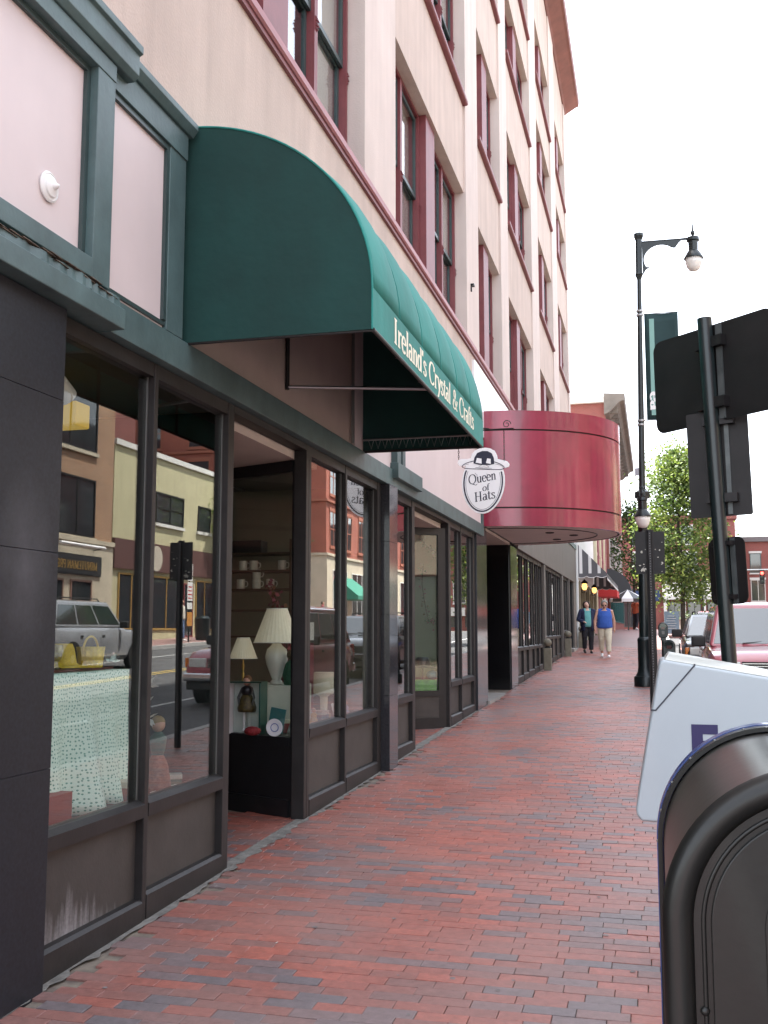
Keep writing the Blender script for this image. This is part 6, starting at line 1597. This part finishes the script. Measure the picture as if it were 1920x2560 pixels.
# ---------------- buildings opposite, level with and behind the viewer
for nm_, lb_, y0_, y1_, zt_, mt_ in (('grey_stone_building', 'grey stone building across the street level with the viewer', .5, 13.9, 11.0, m_stone), ('old_brick_building', 'dark brick building across the street behind the viewer', -24, .4, 13.0, m_redb2)):
    nb_ = thing(nm_, lb_, 'building', (OX, (y0_ + y1_) / 2, 0))
    MB().box(OX, OX + 12, y0_, y1_, -1.2, zt_).build('wall', mt_, nb_)
    k = y0_ + .9
    while k + 1.8 < y1_:
        for z0_, z1_ in ((4.9, 6.9), (8.2, 10.1)): fwin(nb_, 'x-', OX, k, k + 1.6, z0_, z1_, m_bronze, m_trimw, 1)
        fwin(nb_, 'x-', OX, k, k + 2.2, .6, 3.4, m_bronze, None, 1)
        k += 3.1
# parking signs on the opposite kerb
ps = thing('kerb_parking_sign', 'white and red parking sign plates on a thin post at the opposite kerb', 'sign', (15.4, 38.4, g(38.4)))
MB().tube([(15.4, 38.4, g(38.4)), (15.4, 38.4, 4.3)], .03, 8).build('post', m_greenpost, ps)
m_redp = M('sign_red', (.5, .03, .04), .5)
for z0, z1, mt_ in ((3.55, 4.25, m_signface), (2.75, 3.5, m_signface), (2.42, 2.68, m_signface), (1.75, 2.3, M('sign_orange', (.5, .22, .05), .5))):
    p_ = MB().box(15.36, 15.372, 38.4 - .23, 38.4 + .23, z0, z1).build('sign_plate', mt_, ps)
    if z1 - z0 > .6:
        for k in range(4): MB().box(15.357, 15.3595, 38.4 - .17, 38.4 + .17, z0 + .08 + k * .15, z0 + .13 + k * .15).build('red_bar', m_redp, p_)
lb = thing('litter_bin', 'dark green litter bin on the opposite sidewalk', 'litter bin', (15.8, 40.6, g(40.6)))
MB().lathe([(.26, 0), (.30, .1), (.31, .85), (.33, .9), (.28, .92), (.24, 1.0), (0, 1.02)], (15.8, 40.6, g(40.6)), 18).build('drum', m_greenpost, lb, smooth=True, angle=40)

# ---------------- left side beyond the pink building: grey shop with striped awning
L1 = thing('white_shop_building', 'low white building with grey shopfront beyond the pink building', 'building', (-2, 41, g(41)))
m_greyw = M('grey_white_wall', (.50, .51, .50), .8, var=.06, streak=.1)
m_white_w = M('white_wall', (.70, .70, .69), .8, var=.04)
MB().box(-9, -.02, 35.02, 47.4, .5, 3.3).build('wall', m_greyw, L1)
MB().box(-9, -.03, 35.02, 47.4, 3.3, 8.2).build('upper_wall', m_white_w, L1)
MB().tube([(.06, 35.35, g(35)), (.06, 35.35, 4.6)], .05, 10).build('downpipe', M('pale_pipe', (.55, .58, .58), .5), L1)
for z in (3.2, 1.9): MB().lathe([(.065, 0), (.065, .06)], (.06, 35.35, z), 12).build('pipe_collar', M('pale_pipe', (0, 0, 0)), L1)
m_olivetrim = M('olive_trim', (.20, .18, .12), .6)
for a0, a1 in ((36.9, 38.6), (39.6, 41.4), (42.4, 44.0), (45.0, 46.6)):
    fwin(L1, 'x+', -.02, a0, a1, g(a0) + .7, 3.15, m_olivetrim, m_olivetrim, 1)
for a0 in (36.4, 39.0, 41.8, 44.4, 47.0): wbox(MB(), 'x+', -.02, a0, a0 + .3, g(a0), 3.3, 0, .10).build('pilaster', m_olivetrim, L1)
sa = thing('striped_awning', 'grey and white striped shed awning with scalloped edge over the far shop', 'awning', (0, 41, 3.5))
m_sgrey = M('awning_grey', (.10, .10, .11), .8, var=.06); m_swhite = M('awning_white', (.66, .66, .66), .8)
ya, yb, xo, zt_, zb_ = 36.0, 47.0, 1.02, 4.58, 3.52
N = 33
for k in range(N):
    y0 = ya + (yb - ya) * k / N; y1 = ya + (yb - ya) * (k + 1) / N
    wdt = k % 3 == 1
    MB().hexa([(0, y0, zt_ - .006), (xo, y0, zb_ - .006), (xo, y1, zb_ - .006), (0, y1, zt_ - .006), (0, y0, zt_), (xo, y0, zb_), (xo, y1, zb_), (0, y1, zt_)]).build('stripe', m_swhite if wdt else m_sgrey, sa)
    pts = [(y0, zb_)] + [(y0 + (y1 - y0) * i / 6, zb_ - .16 - .06 * math.sin(math.pi * i / 6)) for i in range(7)] + [(y1, zb_)]
    MB().prism(pts, 'x', xo, xo + .006).build('scallop', m_sgrey, sa)
for yy in (ya, yb):
    for k in range(10):
        u0, u1 = xo * k / 10, xo * (k + 1) / 10
        zt0 = zt_ - (zt_ - zb_) * k / 10; zt1 = zt_ - (zt_ - zb_) * (k + 1) / 10
        MB().prism([(u0, zb_), (u1, zb_), (u1, zt1), (u0, zt0)], 'y', yy - .004, yy + .004).build('end_stripe', m_swhite if k in (1, 4, 7) else m_sgrey, sa)
    pts = [(0, zb_)] + [(xo * i / 24, zb_ - .10 - .05 * abs(math.sin(math.pi * i / 8))) for i in range(25)] + [(xo, zb_)]
    MB().prism(pts, 'y', yy - .006, yy + .003).build('end_scallop', m_sgrey, sa)
    MB().tube([(p[0], yy - .012, p[1]) for p in pts[1:-1]], .012, 5).build('scallop_piping', m_swhite, sa)
MB().tube([(xo + .008, ya + (yb - ya) * i / 198, zb_ - .16 - .06 * abs(math.sin(math.pi * i / 6))) for i in range(199)], .012, 5).build('scallop_piping', m_swhite, sa)
def lantern(x, y, z, label):
    t = thing('wall_lantern', label, 'lantern', (x, y, z), 'lit wall lanterns under the striped awning')
    MB().tube([(0, y, z + .12), (x * .6, y, z - .22), (x, y, z - .22), (x, y, z - .14)], .016, 6).build('bracket', m_iron, t)
    MB().lathe([(0, -.13), (.05, -.12), (.085, -.06), (.095, 0), (.08, .08), (.04, .12)], (x, y, z), 14).build('globe', M('lit_globe', (.7, .4, .15), .4, emit=(1, .50, .13), es=.55), t, smooth=True)
    MB().lathe([(.10, .10), (.13, .12), (.06, .2), (.02, .24), (0, .25)], (x, y, z), 14).build('cap', m_iron, t, smooth=True)
lantern(.20, 37.0, 3.12, 'lit amber wall lantern at the near end of the striped awning')
lantern(.20, 43.2, 3.22, 'lit amber wall lantern at the far end of the striped awning')
# ---------------- maroon and cream building
L2 = thing('maroon_pilaster_building', 'narrow building with maroon and cream pilasters beyond the striped awning', 'building', (-2, 53, g(53)))
MB().box(-9, -.04, 47.45, 58, .8, 9.3).build('wall', m_maroon, L2)
for k, a0 in enumerate((47.5, 49.6, 51.7, 53.8, 55.9, 57.5)):
    MB().box(-.05, .10, a0, a0 + .5, g(a0), 9.2).build('pilaster', m_maroon_l if k % 2 else M('cream_trim', (.62, .57, .40), .7), L2)
for a0 in (48.1, 50.2, 52.3, 54.4, 56.4):
    fwin(L2, 'x+', -.04, a0, a0 + 1.3, g(a0) + .6, 3.5, m_maroon, m_maroon_l, 0); fwin(L2, 'x+', -.04, a0, a0 + 1.3, 5.2, 7.6, M('cream_trim', (0, 0, 0)), m_maroon_l, 0, None, True)
ra = thing('red_awning', 'small bright red awning beyond the striped one', 'awning', (0, 51, 3.3))
MB().prism([(0, 4.0), (.9, 3.45), (.9, 3.15), (.0, 3.15)], 'y', 49.5, 52.5).build('canopy', M('awning_red', (.45, .03, .03), .8), ra)
ba = thing('dark_barrel_awning', 'dark grey barrel awning farther along the left side', 'awning', (0, 61, 3.6))
MB().prism([(0, 3.4)] + [(1.35 * math.sin(R(a)), 3.65 + 1.35 * math.cos(R(a))) for a in range(0, 91, 9)] + [(1.35, 3.4)], 'y', 59.0, 64.0).build('canopy', M('awning_charcoal', (.05, .055, .06), .8), ba, smooth=True, angle=40)
# ---------------- brick building with heavy cornice
L4 = thing('cornice_brick_building', 'tall red brick building with wide bracketed cornice seen beyond the marquee', 'building', (-3, 76, g(76)))
MB().box(-14, 0, 63.5, 92, .5, 15.4).build('wall', m_redb, L4)
MB().prism([(-.05, 14.6), (.25, 14.7), (.9, 15.35), (1.15, 15.4), (1.2, 15.8), (-.05, 15.9)], 'y', 63.0, 92.5).build('cornice', M('weathered_cornice', (.15, .13, .11), .8, var=.2, vs=1.5), L4)
MB().box(-14.1, .2, 63.2, 63.5, 15.4, 15.75).build('coping', m_trimw, L4)
for k in range(18): MB().box(.0, .75, 63.6 + k * 1.6, 63.9 + k * 1.6, 14.75, 15.3).build('bracket', M('weathered_cornice', (0, 0, 0)), L4)
for z0, z1 in ((5.5, 7.8), (9.2, 11.4), (12.2, 13.9)):
    for k in range(8): fwin(L4, 'x+', 0, 64.6 + k * 3.4, 66.0 + k * 3.4, z0, z1, m_trimw, m_trimw, 0, m_trimw, True)
for k in range(7): fwin(L4, 'x+', 0, 64.4 + k * 3.9, 67.6 + k * 3.9, g(66) + .5, 4.2, M('teal_shop_frame', (.02, .10, .10), .6), None, 1)
ng = thing('gabled_house', 'pale gabled roof top peeping over the marquee', 'building', (-4, 58.6, g(58)))
MB().box(-9, -.4, 58.1, 63.3, .8, 9.8).build('wall', m_trimw, ng)
MB().prism([(-9.2, 9.8), (-.2, 9.8), (-2.0, 11.4), (-7.4, 11.4)], 'y', 58.0, 63.4).build('roof', M('pale_roof', (.42, .41, .36), .8), ng)
fwin(ng, 'x+', -.4, 59, 60.4, 5.2, 7.4, m_sash, m_trimw, 0); fwin(ng, 'x+', -.4, 61.3, 62.7, 5.2, 7.4, m_sash, m_trimw, 0)
fwin(ng, 'x+', -.4, 59, 62.6, g(60) + .4, 3.6, m_sash, None, 2)
um = thing('zebra_parasol', 'black and white leaf-patterned parasol by the far shops', 'parasol', (1.2, 57, g(57)))
MB().tube([(1.2, 57, g(57)), (1.2, 57, 3.6)], .03, 8).build('pole', m_sash, um)
for k in range(10):
    a0, a1 = 2 * math.pi * k / 10, 2 * math.pi * (k + 1) / 10
    MB().add([(1.2, 57, 3.75), (1.2 + .95 * math.cos(a0), 57 + .95 * math.sin(a0), 3.25), (1.2 + .95 * math.cos(a1), 57 + .95 * math.sin(a1), 3.25), (1.2 + .97 * math.cos(a0), 57 + .97 * math.sin(a0), 3.08), (1.2 + .97 * math.cos(a1), 57 + .97 * math.sin(a1), 3.08)], [(0, 1, 2), (1, 3, 4, 2)]).build('gore', m_swhite if k % 2 else m_black, um)
# bollards at the taupe shopfront
def bollard(x, y, label):
    t = thing('bollard', label, 'bollard', (x, y, g(y)), 'bollards along the taupe shopfront')
    MB().box(x - .085, x + .085, y - .085, y + .085, g(y) - .02, g(y) + .50).build('shaft', M('bollard_olive', (.17, .155, .115), .7, var=.15, vs=9), t, bevel=.012)
    MB().lathe([(.07, .50), (.075, .52), (.05, .535), (.05, .55)], (x, y, g(y)), 14).build('neck', m_bronze, t)
    MB().ball((x, y, g(y) + .62), .095, 16).build('ball', M('bollard_olive', (0, 0, 0)), t, smooth=True)
bollard(.17, 23.9, 'nearest olive ball-topped bollard by the taupe shopfront'); bollard(.17, 29.75, 'middle olive ball-topped bollard by the taupe shopfront'); bollard(.18, 35.1, 'farthest olive ball-topped bollard beside the pale downpipe')
for y in (23.9, 29.75): pass
# ---------------- sidewalk widening, sandwich board, planters
mb = MB(); mb.box(3.0, 5.0, 47, 61, 1.0, 1.34)
wid = MB(); wid.sheet([[(2.9, y, g(y) + .012), (5.0, y, g(y) + .012)] for y in (47, 50, 53, 56, 59, 62, 70)]); wid.sheet([[(5.0, y, g(y) + .012), (5.0, y, g(y) - .2)] for y in (47, 50, 53, 56, 59, 62, 70)]); wid.quad((2.9, 47, g(47) + .012), (5, 47, g(47) + .012), (5, 47, g(47) - .2), (2.9, 47, g(47) - .2))
tag(wid.build('sidewalk_bulge', m_brick_far), kind='structure')
sbd = thing('sandwich_board', 'slate blue sandwich board standing beyond the dark car', 'sandwich board', (3.3, 49, g(49)))
m_slate = M('slate_board', (.045, .07, .10), .7, var=.15, vs=5)
for s in (-1, 1):
    MB().hexa([(2.98, 49 + s * .28, g(49)), (3.62, 49 + s * .28, g(49)), (3.62, 49 + s * .30, g(49)), (2.98, 49 + s * .30, g(49)), (2.98, 49 + s * .02, g(49) + 1.02), (3.62, 49 + s * .02, g(49) + 1.02), (3.62, 49 + s * .04, g(49) + 1.02), (2.98, 49 + s * .04, g(49) + 1.02)]).build('panel', m_slate, sbd)
for k in range(6):
    zz = g(49) + .25 + k * .11; yy = 49 - .30 + .26 * (zz - g(49)) / 1.02 - .006
    MB().box(3.06 + .03 * (k % 3), 3.5 - .05 * (k % 2), yy - .003, yy, zz, zz + .018).build('chalk_line', M('chalk', (.4, .42, .42), .9), sbd)
def planter(x, y, r, label, plant=True):
    t = thing('planter', label, 'planter', (x, y, g(y)), 'planters near the crossing')
    MB().lathe([(r * .8, 0), (r, .1), (r, .55), (r * 1.06, .6), (r * .9, .6), (r * .88, .5), (0, .5)], (x, y, g(y)), 20).build('tub', m_concrete, t, smooth=True, angle=40)
    rr = random.Random(int(x * 10)); m_ = MB()
    for k in range(120):
        p = Vector((x, y, g(y) + .5)) + Vector((rr.gauss(0, r * .5), rr.gauss(0, r * .5), abs(rr.gauss(0, .18)))); d = Vector((rr.uniform(-1, 1), rr.uniform(-1, 1), rr.uniform(0, 1))).normalized() * .09; e = d.orthogonal().normalized() * .035
        m_.add([p, p + d * .5 + e, p + d, p + d * .5 - e], [(0, 1, 2, 3)])
    m_.build('foliage', M('planter_leaf', (.06, .10, .03), .6), t)['kind'] = 'stuff'
planter(4.1, 52.5, .45, 'round concrete planter beside the sandwich board'); planter(4.5, 57, .5, 'farther round concrete planter near the crossing')
# ---------------- far crossing: brick blocks that close the view
m_farb = brickmat('far_red_brick', (.26, .068, .055), (.22, .06, .05), (.24, .13, .11))
def block(nm, label, x0, x1, y0, zt_, mat, wins, sill):
    t = thing(nm, label, 'building', ((x0 + x1) / 2, y0, g(y0)))
    MB().box(x0, x1, y0, y0 + 14, .8, zt_).build('wall', mat, t)
    MB().box(x0 - .2, x1 + .2, y0 - .25, y0 + 14, zt_, zt_ + .5).build('cornice', mat if sill is not m_trimw else M('far_cornice', (.16, .14, .14), .8), t)
    for (z0, z1, xs, w_) in wins:
        for x in xs: fwin(t, 'y-', y0, x, x + w_, z0, z1, m_trimw if w_ > 1.2 else m_sash, m_trimw, 1 if w_ > 1.2 else 0, m_trimw)
    return t
F1 = block('far_brick_block', 'four-storey red brick block across the far crossing left of the sign post', -4, 10.6, 108, 12.6, m_farb, [(7.3, 9.3, (-2, .6, 3.0, 5.4, 8.6), 1.5), (10.2, 11.9, (-2, .6, 3.0, 5.4, 8.6), 1.2)], None)
MB().box(3.4, 9.4, 107.2, 108, 5.0, 6.4).build('white_fascia', m_trimw, F1)
MB().box(3.4, 9.4, 106.6, 108, 4.6, 4.98).build('canopy', m_trimw, F1)
for x in (3.5, 5.3, 7.2, 9.0): MB().box(x, x + .3, 106.7, 107.0, 1.6, 4.6).build('column', m_trimw, F1)
MB().box(-3.9, 3.2, 107.6, 108, 4.5, 5.6).build('blue_fascia', M('navy_fascia', (.02, .04, .11), .6), F1)
for x in (-3.6, -2.0, -.4, 1.2): fwin(F1, 'y-', 108, x, x + 1.3, 1.9, 4.3, m_sash, None, 1)
for x in (3.9, 5.8, 7.7): fwin(F1, 'y-', 108, x, x + 1.3, 1.9, 4.4, m_sash, None, 1)
F2 = block('far_brick_terrace', 'three-storey red brick terrace with dark cornice at the far right', 11.0, 46, 112, 10.6, m_farb, [(7.4, 9.4, (12.2, 14.6, 17.2, 19.6, 22.2, 25, 28), 1.1), (4.5, 6.7, (12.2, 14.6, 17.2, 19.6, 22.2, 25, 28), 1.4)], m_trimw)
MB().box(11.2, 17, 111.3, 112, 3.1, 4.0).build('shop_sign', M('far_red_sign', (.45, .05, .03), .6), F2)
MB().box(17.2, 28, 111.3, 112, 3.1, 4.0).build('shop_sign', m_trimw, F2)
for x in (12, 15, 18, 21, 24): fwin(F2, 'y-', 112, x, x + 2.3, 1.9, 3.0, m_sash, None, 1)
# signals on a mast arm
sg = thing('traffic_signal', 'mast arm traffic signal with red lights at the far crossing', 'traffic light', (12.8, 88, g(88)))
MB().tube([(12.8, 88, g(88)), (12.8, 88, 6.6)], .12, 10).build('pole', m_signback, sg)
MB().tube([(12.8, 88, 6.4), (3.2, 88, 6.4)], .06, 8).build('mast_arm', m_alum, sg)
m_redlight = M('red_signal', (.8, .02, .02), .3, emit=(1, .03, .02), es=4)
for x, z in ((11.0, 6.2), (6.1, 4.9)):
    hd_ = MB().box(x - .18, x + .18, 87.8, 88.1, z - .95, z + .12).build('signal_head', m_signback, sg)
    for k in range(3): MB().lathe([(0, -.02), (.12, -.01), (.13, .02)], (x, 87.79, z - .08 - k * .32), 12, 'y').build('lens', m_redlight if k == 0 else M('dark_lens', (.02, .03, .02), .3), hd_)
    if x < 7: MB().tube([(x + .3, 88, g(88)), (x + .3, 88, 5.2)], .07, 8).build('signal_post', m_signback, sg)
# overhead span lamp seen against the sky at the right edge
# ---------------- trees
def tree(x, y, z0, zc0, zc1, rad, n, label, seed, greens, tr=.10, leaf=.16):
    rr = random.Random(seed); t = thing('street_tree', label, 'tree', (x, y, z0))
    tk = MB(); H_ = zc1 - z0
    tk.tube([(x, y, z0), (x + .05, y, z0 + H_ * .3), (x - .04, y, z0 + H_ * .6), (x, y, z0 + H_ * .9)], [tr, tr * .8, tr * .5, tr * .12], 10)
    br_ = []
    for k in range(16):
        a = k * 2.4 + rr.uniform(-.3, .3); h = z0 + H_ * (.34 + .5 * k / 16); L_ = rad * (1.0 - .5 * k / 16) * rr.uniform(.7, 1.05)
        p0 = Vector((x, y, h)); p1 = p0 + Vector((math.cos(a) * L_ * .5, math.sin(a) * L_ * .5, L_ * .35)); p2 = p0 + Vector((math.cos(a) * L_, math.sin(a) * L_, L_ * .75))
        tk.tube([p0, p1, p2], [tr * .35, tr * .2, tr * .06], 6); br_.append((p0, p1, p2))
    tk.build('trunk', M('bark', (.055, .045, .036), .9, var=.3, vs=9, bump=.5), t, smooth=True)
    crowns = [MB() for _ in greens]
    cl = []
    for k in range(130):
        h = rr.random(); zz = zc0 + (zc1 - zc0) * h; prof = (math.sin(math.pi * (.16 + .80 * h)) ** .8) * (1 if h < .55 else 1 - (h - .55) * .75)
        a = rr.uniform(0, 2 * math.pi); q = rad * prof * math.sqrt(rr.uniform(.12, 1))
        cl.append((Vector((x + q * math.cos(a), y + q * math.sin(a), zz)), rr.uniform(.22, .52), rr.randrange(len(greens))))
    for p0, p1, p2 in br_: cl.append((p2, .4, rr.randrange(len(greens))))
    for k in range(n):
        c, s_, gi = rr.choice(cl)
        p = c + Vector((rr.gauss(0, s_), rr.gauss(0, s_), rr.gauss(0, s_ * .7)))
        d = Vector((rr.uniform(-1, 1), rr.uniform(-1, 1), rr.uniform(-.7, .5))).normalized() * leaf * rr.uniform(.6, 1.2); e = d.cross(Vector((rr.uniform(-1, 1), rr.uniform(-1, 1), rr.uniform(-1, 1)))).normalized() * leaf * .30
        crowns[gi if rr.random() < .8 else rr.randrange(len(greens))].add([p, p + d * .5 + e, p + d, p + d * .5 - e], [(0, 1, 2, 3)])
    for cm, c in zip(crowns, greens): cm.build('crown', leafmat(c), t)['kind'] = 'stuff'
    return t
def leafmat(c):
    nm = 'leaf_%d_%d' % (c[0] * 1000, c[1] * 1000)
    if nm in MATS: return MATS[nm]
    m = M(nm, c, .5, var=.25, vs=4); n = m.node_tree.nodes; l = m.node_tree.links
    tr_ = n.new('ShaderNodeBsdfTranslucent'); tr_.inputs[0].default_value = (c[0] * 1.5, c[1] * 1.5, c[2] * 1.2, 1); mx = n.new('ShaderNodeMixShader'); mx.inputs[0].default_value = .4
    out = [q for q in n if q.type == 'OUTPUT_MATERIAL'][0]; l.new(n['Principled BSDF'].outputs[0], mx.inputs[1]); l.new(tr_.outputs[0], mx.inputs[2]); l.new(mx.outputs[0], out.inputs[0]); return m
G3 = ((.06, .10, .028), (.11, .16, .04), (.17, .22, .055))
tree(3.55, 40.0, g(40), 2.9, 8.25, 1.4, 15000, 'leafy light green street tree behind the lamp post', 4, G3, leaf=.15)
tree(1.35, 66.0, g(66), 4.2, 9.3, 1.7, 3200, 'darker street tree beyond the marquee in front of the far shops', 9, ((.035, .065, .02), (.06, .10, .03)), leaf=.22)
tree(16.6, 47.6, g(47), 4.0, 9.5, 2.2, 3500, 'street tree on the opposite sidewalk beyond the cream building', 14, G3, leaf=.22)
